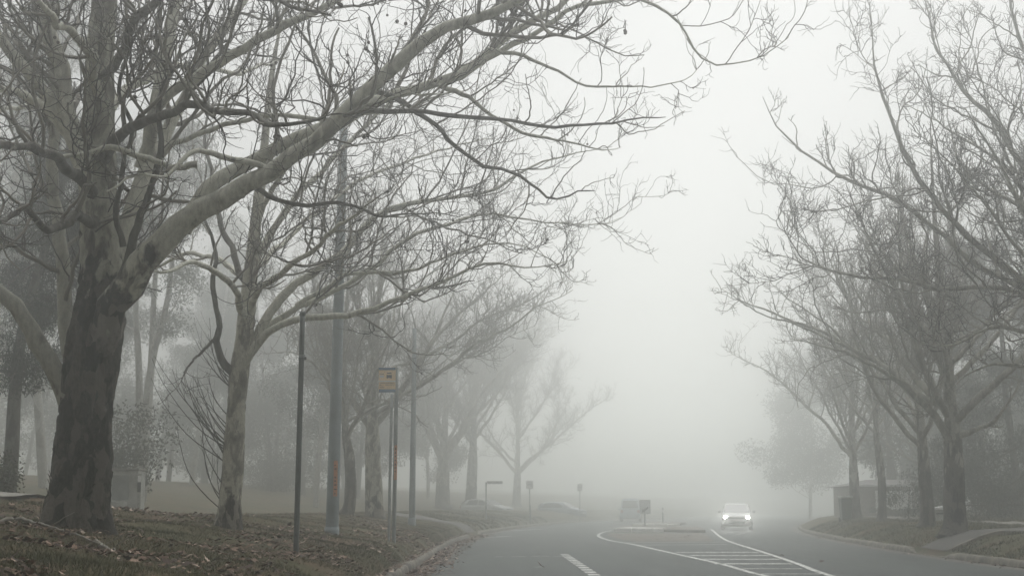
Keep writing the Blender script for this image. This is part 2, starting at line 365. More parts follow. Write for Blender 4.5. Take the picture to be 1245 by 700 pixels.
# painted markings, traced on the road plane
def ribbon(pts, w, z=.004, closed=False):
    pts = np.asarray(pts)[:, :2]; pts = resample(np.c_[pts, np.zeros(len(pts))], 60)[0][:, :2] if len(pts) > 2 else pts
    t = np.gradient(pts, axis=0); t /= np.linalg.norm(t, axis=1, keepdims=True); nrm = np.c_[-t[:, 1], t[:, 0]]
    a = pts + nrm * w / 2; b = pts - nrm * w / 2
    V = np.concatenate([np.c_[a, np.full(len(a), z)], np.c_[b, np.full(len(b), z)]]); n = len(pts)
    Q = [(i, i + 1, n + i + 1, n + i) for i in range(n - 1)]
    return V, np.array(Q)
def join(parts):
    Vs, Qs, o = [], [], 0
    for v, q in parts: Vs.append(v); Qs.append(np.asarray(q) + o); o += len(v)
    return np.concatenate(Vs), np.concatenate(Qs)
GP = lambda *l: np.array([G(*p) for p in l])
lines = [ribbon(np.vstack([GP((758, 643), (738, 645.5), (727.5, 650), (737, 655.5), (770, 661.5), (815, 671.5), (880, 686), (932, 700)), [[4.75, 14, 0], [4.75, 0, 0]]]), .125),
         ribbon(np.vstack([GP((865, 643), (873, 650), (886, 657.5), (930, 671.5), (970, 685), (1012, 700)), [[4.95, 14, 0], [4.95, 0, 0]]]), .125)]
for a, b, w in [((762, 659.2), (890, 658.5), .22), ((772, 662.3), (884, 661.5), .2), ((822, 671), (927, 671), .42), ((838, 675), (936, 675), .42), ((852, 679.4), (948, 679.4), .4), ((868, 685), (962, 685), .4), ((893, 691), (975, 691), .16), ((915, 697.3), (1000, 697.3), .16)]:
    lines.append(ribbon(np.array([G(*a), G(*b)]), w))
A, B = G(686, 673.5), G(742, 712)
for i in range(15):
    t0, t1 = i / 15, (i + .55) / 15
    lines.append(ribbon(np.array([A + (B - A) * t0, A + (B - A) * t1]), .2))
for px0, px1, py in [(602, 612, 676.5), (622, 640, 676.3), (646, 668, 675.8), (673, 684, 675.8), (650, 662, 689)]:
    lines.append(ribbon(np.array([G(px0, py), G(px1, py - .2)]), .12))
for px0, px1, py in [(582, 622, 652.4), (620, 664, 643.7)]:
    lines.append(ribbon(np.array([G(px0, py + 1.2), G((px0 + px1) / 2, py), G(px1, py - 1.3)]), .2))
Vm, Qm = join(lines)
kind(build('road_markings', Vm, Qm, mat=M_paint, smooth=False))

crk = []
for pts_ in [((600, 690), (628, 684), (650, 686), (690, 678)), ((560, 684), (590, 671), (612, 662), (628, 655)), ((1020, 690), (985, 676), (960, 668), (930, 661)), ((1100, 697), (1060, 686), (1010, 671))]:
    q_ = resample(GP(*pts_), 40)[0]; q_[:, :2] += rng.normal(size=(40, 2)) * .03; crk.append(ribbon(q_, .035))
Vm, Qm = join(crk)
kind(build('road_crack', Vm, Qm, mat=simple('crack_sealant', (.012, .013, .013), .6), smooth=False))
def prism(poly, z0, z1):
    n = len(poly); V = np.concatenate([np.c_[poly, np.full(n, z0)], np.c_[poly, np.full(n, z1)]])
    me_f = [tuple(range(n, 2 * n))] + [(i, (i + 1) % n, n + (i + 1) % n, n + i) for i in range(n)]
    return V, me_f
def poly_obj(name, V, F, mat, parent=None, bevel=0, loc=None, smooth=False):
    me = bpy.data.meshes.new(name); me.from_pydata([tuple(v) for v in V], [], F); me.validate()
    bm = bmesh.new(); bm.from_mesh(me); bmesh.ops.recalc_face_normals(bm, faces=bm.faces)
    if bevel: bmesh.ops.bevel(bm, geom=list(bm.edges), offset=bevel, segments=2, affect='EDGES', profile=.5)
    bm.to_mesh(me); bm.free()
    if smooth:
        for p in me.polygons: p.use_smooth = True
    me.materials.append(mat); o = bpy.data.objects.new(name, me); COL.objects.link(o)
    if parent: o.parent = parent
    if loc is not None: o.location = loc
    return o
M_median = simple('median_paving', (.12, .105, .088), .9, var=.45, scale=1.2, bump=.4)
pts = GP((742, 648), (738, 650), (752, 655), (775, 658.3), (868, 657.8), (860, 651), (852, 648))[:, :2]
Vp = np.c_[pts, np.full(len(pts), .006)]; kind(poly_obj('median_paving', Vp, [tuple(range(len(pts)))], M_median))
isl = GP((747, 645.6), (800, 646.2), (858, 647.3), (852, 642.8), (800, 641.4), (756, 641.2))[:, :2]
V, F = prism(isl, -.02, .13); kind(poly_obj('median_island', V, F, M_median, bevel=.03))
isl2 = GP((768, 639.8), (812, 640.2), (834, 636.8), (790, 636))[:, :2]
V, F = prism(isl2, -.02, .13); kind(poly_obj('median_island', V, F, M_median, bevel=.03))
def box(x0, x1, y0, y1, z0, z1):
    V = np.array([(x, y, z) for z in (z0, z1) for x, y in ((x0, y0), (x1, y0), (x1, y1), (x0, y1))], float)
    F = [(3, 2, 1, 0), (4, 5, 6, 7), (0, 1, 5, 4), (1, 2, 6, 5), (2, 3, 7, 6), (3, 0, 4, 7)]
    return V, F
def boxes(lst):
    V, F = [], []
    for b in lst:
        v, f = box(*b); o = len(V); V += list(v); F += [tuple(i + o for i in q) for q in f]
    return np.array(V), F
def kerbstone(a, b, z1, th=.35):
    a, b = G(*a)[:2], G(*b)[:2]; d = (b - a) / np.linalg.norm(b - a); nn = np.array([-d[1], d[0]])
    return prism(np.array([a, b, b + nn * th, a + nn * th]), -.02, z1)
Y_k = 0
for a, b in [((745.5, 646.4), (767, 646.6)), ((768.2, 646.7), (795, 646.9))]:
    V, F = kerbstone(a, b, .2, 1.6); kind(poly_obj('median_kerb', V, F, M_kwhite, bevel=.02))
V, F = kerbstone((768, 640.5), (811, 640.9), .2, 1.5); kind(poly_obj('median_kerb', V, F, M_kwhite, bevel=.02))

# ------------------------------------------------------------------ plane trees
def trunk_mesh(name, pts, parent, mat, sides=36, step=.05, amp=.02, flare=.3, seed=0, lobes=4):
    """pts: (x,y,z,r)"""
    tot = np.sum(np.linalg.norm(np.diff(np.asarray(pts)[:, :3], axis=0), axis=1))
    K = int(min(220, max(12, tot / step)))
    S, _ = resample(pts, K)
    Pp, Rr = S[:, :3], S[:, 3]; z0 = Pp[0, 2]
    V, Qd = tubes(Pp[None], Rr[None], sides)
    V = V.reshape(K, sides, 3)
    for k in range(K):
        c = Pp[k]; h = k / (K - 1) * tot
        rough = amp * (1 if h < 3 else max(.25, 1 - (h - 3) * .3))
        fl = flare * math.exp(-h / .26)
        for s in range(sides):
            v = V[k, s]; d = v - c; th = math.atan2(d[1], d[0])
            q = (v[0] * 1.0 + seed, v[1] * 1.0, v[2])
            pl = abs(mnoise.noise((q[0] * 9 + 5, q[1] * 9, q[2] * 3.2))); nz = (1 if pl > .16 else pl / .16 * 2 - 1) * .7 + mnoise.noise((q[0] * 11, q[1] * 11, q[2] * 2.6)) * .5 + mnoise.noise((q[0] * 25, q[1] * 25, q[2] * 9)) * .6 + mnoise.noise((q[0] * 3, q[1] * 3, q[2] * 1.3)) * 1.5
            f = 1 + fl * (1 + .55 * math.cos(lobes * th + seed)) + rough * nz / max(Rr[k], .03)
            V[k, s] = c + d * f
    return build(name, V.reshape(-1, 3), Qd, mat=mat, parent=parent)

def finish_tree(root, limbs, dens, twig_min, lv3=True, limb_mat=None, dark=(), mats=None, tw=None):
    """limbs: list of (K,4) arrays; makes limb children and one twigs mesh"""
    res, Ls = [], []
    for i, l in enumerate(limbs):
        S, Ln = resample(l, 26)
        w = rng.normal(size=(26, 3)); w = np.apply_along_axis(lambda c: np.convolve(c, np.ones(3) / 3, 'same'), 0, w)
        S[2:, :3] += w[2:] * (.010 + .006 * Ln)
        res.append(S); Ls.append(Ln)
        v, q = tubes(S[None, :, :3], S[None, :, 3], 10 if S[0, 3] > .05 else 7)
        rad = np.repeat(S[:, 3], 10 if S[0, 3] > .05 else 7)
        c = np.repeat(S[:, :3], 10 if S[0, 3] > .05 else 7, axis=0)
        bumpy = np.array([mnoise.noise((p[0] * 5, p[1] * 5, p[2] * 5)) for p in v])
        v = c + (v - c) * (1 + .22 * bumpy)[:, None]
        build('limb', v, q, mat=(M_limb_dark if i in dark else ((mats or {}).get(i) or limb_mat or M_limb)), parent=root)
    S = np.array(res); Ls = np.array(Ls)
    P0, R0 = S[:, :, :3], S[:, :, 3]
    a = twig_min
    P1, R1, L1 = spawn(P0, R0, Ls, Ls * 1.9 * dens, (.16, 1.), R(48), lambda L, t: np.clip(L * (.40 * (1 - t) + .15), .45, 2.4), 14, .2, .07, .09, .5, a * 1.9, .03, .35, curl=.1)
    Pb, Rb, Lb = spawn(P0, R0, Ls, Ls * 1.3 * dens, (.5, 1.), R(46), lambda L, t: rng.uniform(.3, 1.05, len(t)), 14, .2, .08, .1, .7, a * 1.5, .02, .3, curl=.1)
    P1 = np.concatenate([P1, Pb]); R1 = np.concatenate([R1, Rb]); L1 = np.concatenate([L1, Lb])
    P2, R2, L2 = spawn(P1, R1, L1, np.clip(L1 * 4.6 * dens, 1.5, 10), (.12, 1.), R(50), lambda L, t: np.clip(L * (.45 * (1 - t) + .22), .25, 1.15), 10, .24, .12, .08, .6, a * 1.2, .012, .3, curl=.14)
    parts = [(P0[:0], R0[:0])]
    acc = [tubes(P1, R1, 5), tubes(P2, R2, 4)]
    nq = [len(acc[0][1]), len(acc[1][1])]
    ends = [P2]
    if lv3:
        P3, R3, L3 = spawn(P2, R2, L2, np.clip(L2 * 7.5 * dens, 1, 7), (.15, 1.), R(50), lambda L, t: np.clip(L * .42, .07, .38), 6, .26, .2, .09, .7, a, .006, .3, curl=.1)
        acc.append(tubes(P3, R3, 3)); nq.append(len(acc[-1][1])); ends.append(P3)
    Vt, Qt = join(acc)
    mi = np.concatenate([np.full(nq[0], 0), np.full(sum(nq[1:]), 1)])
    build('twigs', Vt, Qt, parent=root, mats=list(tw or (M_shoot, M_twig)), matidx=mi)
    return P1, P2

def traced(Y, lst, dy0=0., dy1=0.):
    """list of (px,py,r[,dY]) -> world polyline with radii"""
    out = []
    n = len(lst)
    for i, e in enumerate(lst):
        dy = e[3] if len(e) > 3 else dy0 + (dy1 - dy0) * (i / (n - 1)) ** 1.2
        p = P(e[0], e[1], Y + dy); out.append((*p, e[2]))
    return np.array(out)

seed_me = None
def seed_balls(root, ends, n, zmax=None, clusters=3):
    """hanging seed balls, each with its stalk"""
    global seed_me
    if seed_me is None:
        bm = bmesh.new(); bmesh.ops.create_icosphere(bm, subdivisions=2, radius=.017)
        for v in bm.verts: v.co *= 1 + .12 * mnoise.noise(v.co * 200); v.co.z -= .12
        r = bmesh.ops.create_cone(bm, segments=4, radius1=.0018, radius2=.0018, depth=.11)
        for v in r['verts']: v.co.z -= .055
        seed_me = bpy.data.meshes.new('seed_ball'); bm.to_mesh(seed_me); bm.free(); seed_me.materials.append(M_ball)
        for p in seed_me.polygons: p.use_smooth = True
    E = ends[:, -1]; k = 0
    cand = rng.permutation(len(E))
    for c in cand:
        e = E[c]
        if zmax and e[2] > zmax: continue
        for j in range(rng.integers(1, clusters + 1)):
            o = bpy.data.objects.new('seed_ball', seed_me); COL.objects.link(o); o.parent = root
            i = min(ends.shape[1] - 1, ends.shape[1] - 1 - j)
            o.location = ends[c, i] - np.array(root['_o']); o.scale = [rng.uniform(1.0, 1.5)] * 3
            k += 1
        if k >= n: break

# --- the big plane tree at the left
Y1 = 16.5
b1 = on_ground(93, Y1)
T1 = empty('plane_tree', b1, 'large bare plane tree at the left, thick dark rough trunk forking into pale limbs', 'tree', 'bare plane trees along the road')
base = [(b1[0], b1[1], b1[2] - .12, .36)]
tr = traced(Y1, [(95, 615, .325), (98, 590, .305), (102, 523, .295), (110, 440, .275), (122, 375, .265), (125, 330, .235), (121, 250, .2), (121, 150, .175), (122, 60, .16), (127, 0, .145), (130, -120, .11), (148, -260, .06), (160, -380, .02)])
trunk_mesh('trunk', np.vstack([base, tr]), T1, M_bark_big, 72, .025, .03, .42, 2)
# loose curls of bark standing off the trunk
for i in range(26):
    py = rng.uniform(370, 610); cx = np.interp(py, [370, 440, 523, 615], [123, 110, 102, 95]); rad_ = np.interp(py, [370, 440, 523, 615], [.27, .28, .3, .33])
    a = rng.choice([-1, 1]) * rng.uniform(.1, 1.0) if i % 3 == 0 else rng.choice([rng.uniform(-.25, .3), math.pi + rng.uniform(-.3, .25)])
    c = P(cx, py, Y1); out = np.array([math.cos(a), -abs(math.sin(a)) if i % 3 else -1. , 0]); out /= np.linalg.norm(out); tg = np.array([-out[1], out[0], 0])
    ln = rng.uniform(.07, .2); wd = rng.uniform(.02, .05); rows = []
    for k in range(5):
        u = k / 4; q = c + out * (rad_ * .98 + .05 * u * u * rng.uniform(.5, 1.3)) + np.array([0, 0, (u - .5) * ln * rng.choice([1, 1])])
        w = wd * (1 - .75 * u); rows += [q - tg * w, q + out * .006, q + tg * w]
    V = np.array(rows); Q = [(k * 3 + j, k * 3 + j + 1, k * 3 + j + 4, k * 3 + j + 3) for k in range(4) for j in range(2)]
    build('bark_flake', V, Q, mat=M_bark_big, parent=T1)
L = []
add = lambda lst, a=0., b=0.: L.append(traced(Y1, lst, a, b))
add([(108, 470, .19), (120, 425, .195), (140, 380, .185), (170, 343, .165), (200, 305, .152), (240, 258, .132), (290, 225, .11), (340, 203, .1), (400, 165, .094), (450, 112, .088), (495, 74, .08), (540, 45, .068), (590, 25, .06), (640, -6, .045), (720, -60, .02)], 0, -1.6)
add([(222, 280, .1), (250, 232, .09), (282, 203, .082), (340, 180, .077), (400, 152, .072), (460, 122, .068), (520, 100, .063), (565, 83, .062), (600, 56, .055), (640, 24, .045), (690, -8, .03), (750, -50, .015)], -.3, .8)
add([(560, 85, .05), (600, 68, .04), (640, 44, .036), (680, 19, .032), (705, 6, .028), (740, 4, .024), (775, 5, .02), (800, 13, .018), (830, 37, .015), (850, 62, .013), (866, 78, .011), (900, 76, .008), (935, 62, .006), (960, 44, .004)], .4, -.5)
add([(130, 360, .14), (152, 290, .11), (166, 225, .1), (181, 160, .09), (196, 100, .085), (207, 50, .078), (218, 0, .068), (235, -90, .045), (250, -170, .02)], 0, 1.0)
add([(170, 205, .075), (200, 125, .068), (240, 92, .062), (290, 60, .055), (345, 30, .048), (400, 4, .04), (470, -30, .025), (540, -60, .012)], .3, -.8)
add([(132, 350, .1), (160, 270, .085), (178, 228, .08), (200, 180, .075), (222, 130, .07), (250, 72, .062), (285, 20, .054), (312, -25, .045), (360, -100, .02)], .1, 2.2)
add([(178, 215, .04), (215, 174, .034), (260, 155, .03), (310, 140, .028), (350, 138, .026), (400, 144, .024), (440, 130, .02), (490, 118, .014), (540, 112, .006)], .4, -1.5)
add([(95, 520, .13), (78, 468, .12), (60, 436, .108), (44, 407, .1), (22, 376, .092), (0, 352, .085), (-45, 315, .065), (-100, 250, .04), (-150, 180, .015)], 0, -.6)
add([(100, 500, .11), (88, 445, .1), (84, 400, .093), (80, 340, .088), (76, 290, .083), (71, 225, .078), (66, 150, .07), (66, 70, .06), (70, -20, .045), (80, -110, .02)], .1, 1.3)
add([(120, 290, .13), (108, 225, .118), (95, 180, .11), (80, 128, .103), (66, 62, .095), (50, 0, .085), (25, -90, .055), (0, -180, .02)], -.05, -.5)
add([(100, 205, .085), (70, 138, .075), (38, 96, .07), (0, 48, .062), (-60, -15, .04), (-110, -70, .015)], -.1, -.9)
add([(84, 165, .06), (58, 135, .055), (30, 118, .052), (0, 104, .045), (-60, 80, .025), (-110, 60, .01)], -.1, .8)
add([(240, 200, .04), (205, 201, .038), (180, 192, .036), (160, 187, .034), (130, 178, .032), (108, 184, .028), (84, 187, .022), (60, 190, .014), (30, 184, .008)], -.7, -1.5)      # pale kinked branch before the trunk
add([(150, 335, .06), (168, 285, .048), (180, 245, .042), (190, 200, .038), (200, 170, .034), (196, 120, .028), (205, 80, .024), (190, 40, .018), (196, -10, .012), (190, -60, .006)], -.3, -1.6)   # dark
add([(150, 300, .04), (142, 250, .032), (152, 205, .028), (160, 150, .025), (146, 110, .022), (158, 60, .018), (176, 30, .012), (200, 0, .006)], -.4, -1.4)   # dark
add([(395, 172, .035), (430, 140, .034), (480, 134, .03), (540, 140, .027), (600, 147, .023), (660, 153, .019), (740, 152, .013), (790, 147, .008), (806, 141, .004)], -.2, -1.8)   # dark low sweep
add([(455, 110, .035), (480, 120, .032), (530, 155, .026), (570, 190, .022), (610, 208, .019), (640, 222, .017), (672, 243, .013), (700, 233, .009), (722, 231, .005)], -.3, -1.2)   # dark
add([(520, 100, .034), (548, 108, .03), (580, 125, .026), (610, 150, .022), (650, 165, .02), (690, 172, .013), (730, 182, .008), (755, 178, .004)], .1, 1.4)
add([(590, 60, .03), (625, 66, .025), (660, 78, .02), (700, 100, .016), (740, 105, .013), (790, 104, .009), (830, 98, .006), (850, 78, .003)], .2, 1.2)
add([(330, 206, .04), (300, 196, .036), (260, 188, .032), (230, 190, .026), (205, 210, .02), (170, 212, .014), (130, 230, .008)], -.6, -2.2)
# limbs towards and away from the road camera so the crown is round
add([(118, 240, .08, 0), (95, 215, .065, -.8), (60, 190, .05, -1.8), (20, 175, .038, -2.8), (-30, 190, .026, -3.8), (-70, 230, .012, -4.6)])
add([(120, 270, .07, 0), (95, 262, .055, -.9), (60, 280, .042, -2.0), (30, 255, .03, -2.9), (-5, 270, .02, -3.7), (-50, 262, .01, -4.4)])
add([(122, 200, .08, 0), (150, 160, .062, -1.0), (200, 140, .048, -2.2), (260, 130, .036, -3.3), (330, 150, .024, -4.3), (390, 140, .01, -5.0)])
add([(122, 120, .07, 0), (110, 70, .055, -1.2), (85, 40, .042, -2.4), (60, 20, .03, -3.4), (20, -30, .012, -4.4)])
add([(122, 150, .07, 0), (160, 100, .055, 1.2), (220, 80, .04, 2.6), (290, 90, .03, 4.0), (350, 70, .012, 5.2)])
add([(120, 180, .07, 0), (80, 150, .055, 1.4), (40, 130, .04, 3.0), (-10, 140, .02, 4.6)])
add([(122, 100, .06, 0), (170, 20, .05, -1.5), (240, -20, .036, -2.8), (320, 0, .024, -3.8), (400, 20, .01, -4.6)])
add([(300, 222, .04), (330, 240, .03), (370, 250, .025), (420, 245, .02), (470, 262, .014), (520, 255, .008), (560, 262, .004)], -.2, -1.6)
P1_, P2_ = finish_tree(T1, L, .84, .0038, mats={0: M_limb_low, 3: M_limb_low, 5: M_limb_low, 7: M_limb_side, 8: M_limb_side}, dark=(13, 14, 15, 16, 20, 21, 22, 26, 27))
seed_balls(T1, P2_, 80)

# --- second plane tree with the spray of shoots
Y2 = 23.0
b2 = on_ground(279, Y2)
T2 = empty('plane_tree', b2, 'slim bare plane tree with a fan of thin shoots low on its mottled pale trunk', 'tree', 'bare plane trees along the road')
tr = np.vstack([[(b2[0], b2[1], b2[2] - .1, .2)], traced(Y2, [(280, 610, .165), (284, 560, .16), (287, 500, .15), (291, 455, .145), (297, 415, .14), (301, 370, .125), (306, 320, .11), (311, 270, .095), (318, 215, .08), (324, 150, .06), (332, 80, .04), (345, 10, .015)])])
trunk_mesh('trunk', tr, T2, M_bark, 36, .04, .012, .3, 9, 3)
L = []
add = lambda lst, a=0., b=0.: L.append(traced(Y2, lst, a, b))
add([(294, 445, .085), (312, 420, .075), (338, 397, .062), (368, 388, .055), (420, 383, .05), (462, 373, .042), (520, 349, .032), (560, 332, .025), (600, 322, .018), (650, 326, .011), (692, 314, .005)], 0, -1.2)
add([(296, 438, .09), (328, 394, .08), (355, 352, .07), (400, 317, .06), (425, 300, .054), (447, 271, .048), (490, 248, .042), (540, 241, .035), (590, 232, .027), (640, 208, .02), (690, 190, .012), (742, 178, .005)], 0, .8)
add([(298, 425, .065), (330, 395, .058), (362, 374, .053), (400, 357, .048), (445, 330, .043), (480, 303, .038), (515, 281, .033), (560, 264, .027), (600, 258, .021), (660, 270, .014), (720, 272, .008), (756, 262, .004)], .05, 1.8)
add([(360, 372, .045), (400, 345, .038), (440, 334, .034), (490, 331, .028), (548, 309, .02), (620, 298, .012), (680, 318, .006), (700, 330, .003)], .2, -.7)
add([(303, 340, .07), (330, 286, .06), (360, 240, .052), (395, 200, .045), (430, 163, .037), (480, 120, .025), (530, 80, .01)], 0, 1.4)
add([(291, 460, .07), (280, 450, .065), (269, 432, .058), (263, 411, .054), (268, 390, .048), (258, 350, .042), (262, 310, .033), (245, 255, .018), (250, 200, .006)], 0, -.8)
add([(266, 405, .03), (254, 420, .026), (240, 432, .02), (230, 444, .015), (222, 456, .008)], -.2, -.6)
add([(303, 350, .06), (280, 300, .05), (262, 240, .04), (250, 180, .03), (255, 110, .014)], 0, 2.0)
add([(300, 380, .06, 0), (330, 340, .05, -1.4), (370, 310, .038, -2.8), (420, 270, .024, -4), (460, 240, .01, -5)])
add([(300, 390, .06, 0), (280, 350, .05, -1.2), (240, 320, .038, -2.6), (200, 330, .022, -3.6), (160, 320, .01, -4.4)])
add([(304, 350, .055, 0), (270, 320, .045, 1.2), (220, 310, .034, 2.4), (170, 340, .02, 3.4), (140, 360, .008, 4.2)])
add([(306, 330, .055, 0), (350, 290, .045, 1.6), (420, 230, .034, 3), (520, 190, .022, 4.2), (600, 170, .01, 5.4)])
add([(312, 270, .05, 0), (350, 200, .04, -1.2), (420, 150, .03, -2.4), (500, 130, .02, -3.4), (570, 110, .008, -4.4)])
P1_, P2_ = finish_tree(T2, L, .84, .0045, dark=(5, 6, 7))
seed_balls(T2, P2_, 34)
# fan of shoots
sh = []
for i in range(26):
    py = rng.choice([612, 600, 560, 540, 520, 470]) + rng.normal(0, 6)
    o = P(278 + (560 - py) * .04, py, Y2 - .05); Lh = rng.uniform(.8, 1.75) * (1.15 if py > 530 else .8)
    a = rng.uniform(.55, 1.05); d = np.array([-math.cos(a), rng.normal(0, .45), math.sin(a) * .75]); p = o.copy(); line = [p.copy()]
    for k in range(9):
        d = d + rng.normal(size=3) * .06 + np.array([.015, 0, .09]); d /= np.linalg.norm(d); p = p + d * Lh / 9; line.append(p.copy())
    sh.append(line)
sh = np.array(sh); rr = np.linspace(.011, .0035, 10)[None].repeat(len(sh), 0)
s2, r2, l2 = spawn(sh, rr, np.full(len(sh), 1.2), 2.2, (.3, .9), R(28), lambda L, t: L * .35, 6, .06, .02, .06, .6, .003, .006)
v, q = join([tubes(sh, rr, 5), tubes(s2, r2, 4)])
build('shoots', v, q, mat=M_twig, parent=T2)

# --- generic plane trees
def plane_tree(base, height, trunk_r, fork, spread, nl, label, seed, lean=(0, 0), dens=.9, tmin=.006, lv3=True, mat=None, bend=0, extra=None, up=.5, bias=(0, 0), sides=20, elm=30):
    global rng
    keep = rng; rng = np.random.default_rng(seed)
    T = empty('plane_tree', base, label, 'tree', 'bare plane trees along the road')
    pts = [(base[0], base[1], base[2] - .1, trunk_r * 1.15)]
    top = np.array([base[0] + lean[0] * height, base[1] + lean[1] * height, base[2] + height * .97])
    def axis(h):
        t = h / height; s = math.sin(t * 5 + seed) * .12 * (t > 0)
        return np.array([base[0] + lean[0] * h + bend * math.sin(min(1, h / fork) * math.pi) + s, base[1] + lean[1] * h + s * .5, base[2] + h])
    rad = lambda h: trunk_r * (1 - .25 * min(1, h / fork)) * (1 if h < fork else max(.05, (1 - (h - fork) / (height - fork)) ** 1.1) * .8)
    for h in list(np.linspace(.25, fork, 5)) + list(np.linspace(fork, height * .97, 7))[1:]: pts.append((*axis(h), rad(h)))
    trunk_mesh('trunk', pts, T, mat or M_bark_far, sides, .1, .014, .3, seed, 3 + seed % 3)
    limbs = []; az0 = rng.uniform(0, 6.28)
    for i in range(nl):
        h = fork * rng.uniform(.85, 1.1) if i < 4 else rng.uniform(fork, fork + (height - fork) * .5)
        az = az0 + i * 2.39996 + rng.normal(0, .2)
        f = 1 - .55 * (h - fork) / (height - fork) if h > fork else 1
        Ls = spread * f * rng.uniform(.85, 1.12) * 1.25; el = R(rng.uniform(elm, 56)) + up * .6 * (h - fork) / height
        d = np.array([math.cos(az) * math.cos(el) + bias[0], math.sin(az) * math.cos(el) + bias[1], math.sin(el)]); d /= np.linalg.norm(d)
        p = axis(h); r0 = min(rad(h) * .5, trunk_r * .4); l = [(*p, r0)]
        for k in range(1, 9):
            d = d + rng.normal(size=3) * .1 + np.array([0, 0, .05 * up * 2 if k < 5 else .01]); d /= np.linalg.norm(d)
            p = p + d * Ls / 8; l.append((*p, max(.006, r0 * (1 - k / 8.6) ** .85)))
        limbs.append(np.array(l))
        # a fork half way
        if i % 2 == 0:
            j = 3; p = np.array(l[j][:3]); d2 = np.array(l[j + 1][:3]) - p; d2 /= np.linalg.norm(d2); sd = rng.normal(size=3); sd[2] = abs(sd[2]); d2 = d2 + sd * .45; d2 /= np.linalg.norm(d2)
            r1 = l[j][3] * .75; l2 = [(*p, r1)]
            for k in range(1, 7):
                d2 = d2 + rng.normal(size=3) * .1 + np.array([0, 0, .06]); d2 /= np.linalg.norm(d2); p = p + d2 * Ls * .6 / 6; l2.append((*p, max(.006, r1 * (1 - k / 6.5) ** .85)))
            limbs.append(np.array(l2))
    for e in (extra or []): limbs.append(e)
    out = finish_tree(T, limbs, dens, tmin, lv3, limb_mat=M_limb_mid, tw=(M_shoot, M_twig_hazed) if base[1] > 33 else None)
    rng = keep
    return T, out
M_limb_mid = bark_mat('limb_bark_grey', (.33, .325, .28), (.24, .235, .2), (.12, .11, .095), scale=4, bump=.25)

# left row, further along
plane_tree(on_ground(420, 46), 10, .19, 2.6, 5.4, 9, 'bare plane tree just behind the tall pole, its dark stem bent at mid height', 21, tmin=.007, bend=.1, bias=(.18, -.05))
plane_tree(on_ground(456, 48), 11.2, .3, 3.2, 6.4, 10, 'bare plane tree with pale peeling trunk left of the bus stop posts', 22, tmin=.007, mat=M_bark, bias=(.3, 0))
plane_tree(on_ground(540, 108), 14.5, .58, 3.5, 10.8, 15, 'bare plane tree with low spreading fork, fading in fog right of the bus stop', 23, tmin=.009, lv3=False, dens=1.7, bias=(.1, 0), elm=42)
plane_tree(on_ground(574, 113), 14, .46, 5.1, 8.6, 13, 'bare plane tree with straight stem behind the low forked one, left side', 24, tmin=.009, lv3=False, dens=1.7, elm=42)
plane_tree(on_ground(628, 142), 16, .43, 3.6, 10.4, 15, 'faint plane tree on the left nearest the far bend, with flared base', 25, tmin=.011, lv3=False, dens=1.7, elm=42)
# right row
Yq = 27.5; xb = 11.1
b0 = np.array([xb, Yq, h1(xb, Yq)])
L0 = [traced(Yq, l, a, b) for l, a, b in [
    ([(1330, 470, .12), (1300, 400, .1), (1245, 342, .075), (1200, 308, .064), (1150, 258, .055), (1110, 208, .047), (1085, 150, .036), (1064, 92, .024), (1054, 15, .008)], 0, -1),
    ([(1330, 480, .11), (1290, 400, .085), (1245, 352, .066), (1180, 318, .056), (1130, 270, .048), (1050, 230, .038), (990, 190, .026), (950, 150, .015), (930, 118, .006)], 0, 1),
    ([(1330, 470, .1), (1290, 380, .07), (1245, 354, .055), (1180, 349, .048), (1150, 346, .045), (1080, 339, .036), (1020, 333, .026), (980, 315, .016), (945, 262, .006)], 0, -.5),
    ([(1325, 400, .1), (1290, 300, .08), (1250, 210, .065), (1205, 140, .05), (1160, 90, .036), (1130, 40, .022), (1120, -20, .008)], 0, .8),
    ([(1325, 350, .09), (1300, 230, .07), (1270, 120, .05), (1240, 40, .034), (1220, -40, .012)], 0, -1.4),
    ([(1330, 470, .08), (1290, 430, .06), (1245, 405, .045), (1200, 400, .03), (1160, 420, .018), (1120, 415, .007)], 0, -2.2),
    ([(1330, 480, .07), (1280, 450, .05), (1230, 442, .035), (1190, 448, .02), (1160, 470, .007)], 0, -1.0),
    ([(1325, 330, .07), (1270, 270, .055), (1220, 240, .04), (1170, 200, .028), (1150, 140, .01)], 0, 2.6)]]
_, o0 = plane_tree(b0, 11.5, .3, 2.8, 5.6, 7, 'nearest bare plane tree on the right, only its long upswept limbs reaching into view', 31, tmin=.006, dens=.95, extra=L0, mat=M_bark)
plane_tree(on_ground(1157, 35.5), 11.0, .275, 3.0, 5.6, 11, 'thick trunked bare plane tree beside the right driveway, pale peeled strip at its foot', 32, tmin=.0065, dens=.82, extra=[
    traced(35.5, [(1157, 540, .12), (1140, 510, .1), (1118, 488, .085), (1090, 462, .065), (1050, 440, .045), (1000, 420, .025), (960, 410, .008)], 0, -1),
    traced(35.5, [(1158, 535, .09), (1180, 525, .07), (1208, 510, .05), (1232, 480, .03), (1250, 440, .01)], 0, -1)])
plane_tree(on_ground(1123, 42), 10.5, .2, 2.7, 5.8, 10, 'bare plane tree with brown tapering trunk between the thick one and the leaning one', 33, tmin=.007, dens=.82, bias=(-.12, 0), elm=40)
plane_tree(on_ground(1070, 56), 8.4, .17, 3.4, 4.0, 7, 'thin leaning bare tree in front of the white garage, dark crooked stem', 34, tmin=.008, dens=.9, lean=(.02, 0), bend=.12, lv3=False)
plane_tree(on_ground(1042, 66), 13.4, .25, 2.9, 6.2, 11, 'bare plane tree beside the green bin with wide low forking limbs', 35, tmin=.009, dens=1.3, lv3=False, bias=(-.05, 0), elm=46)
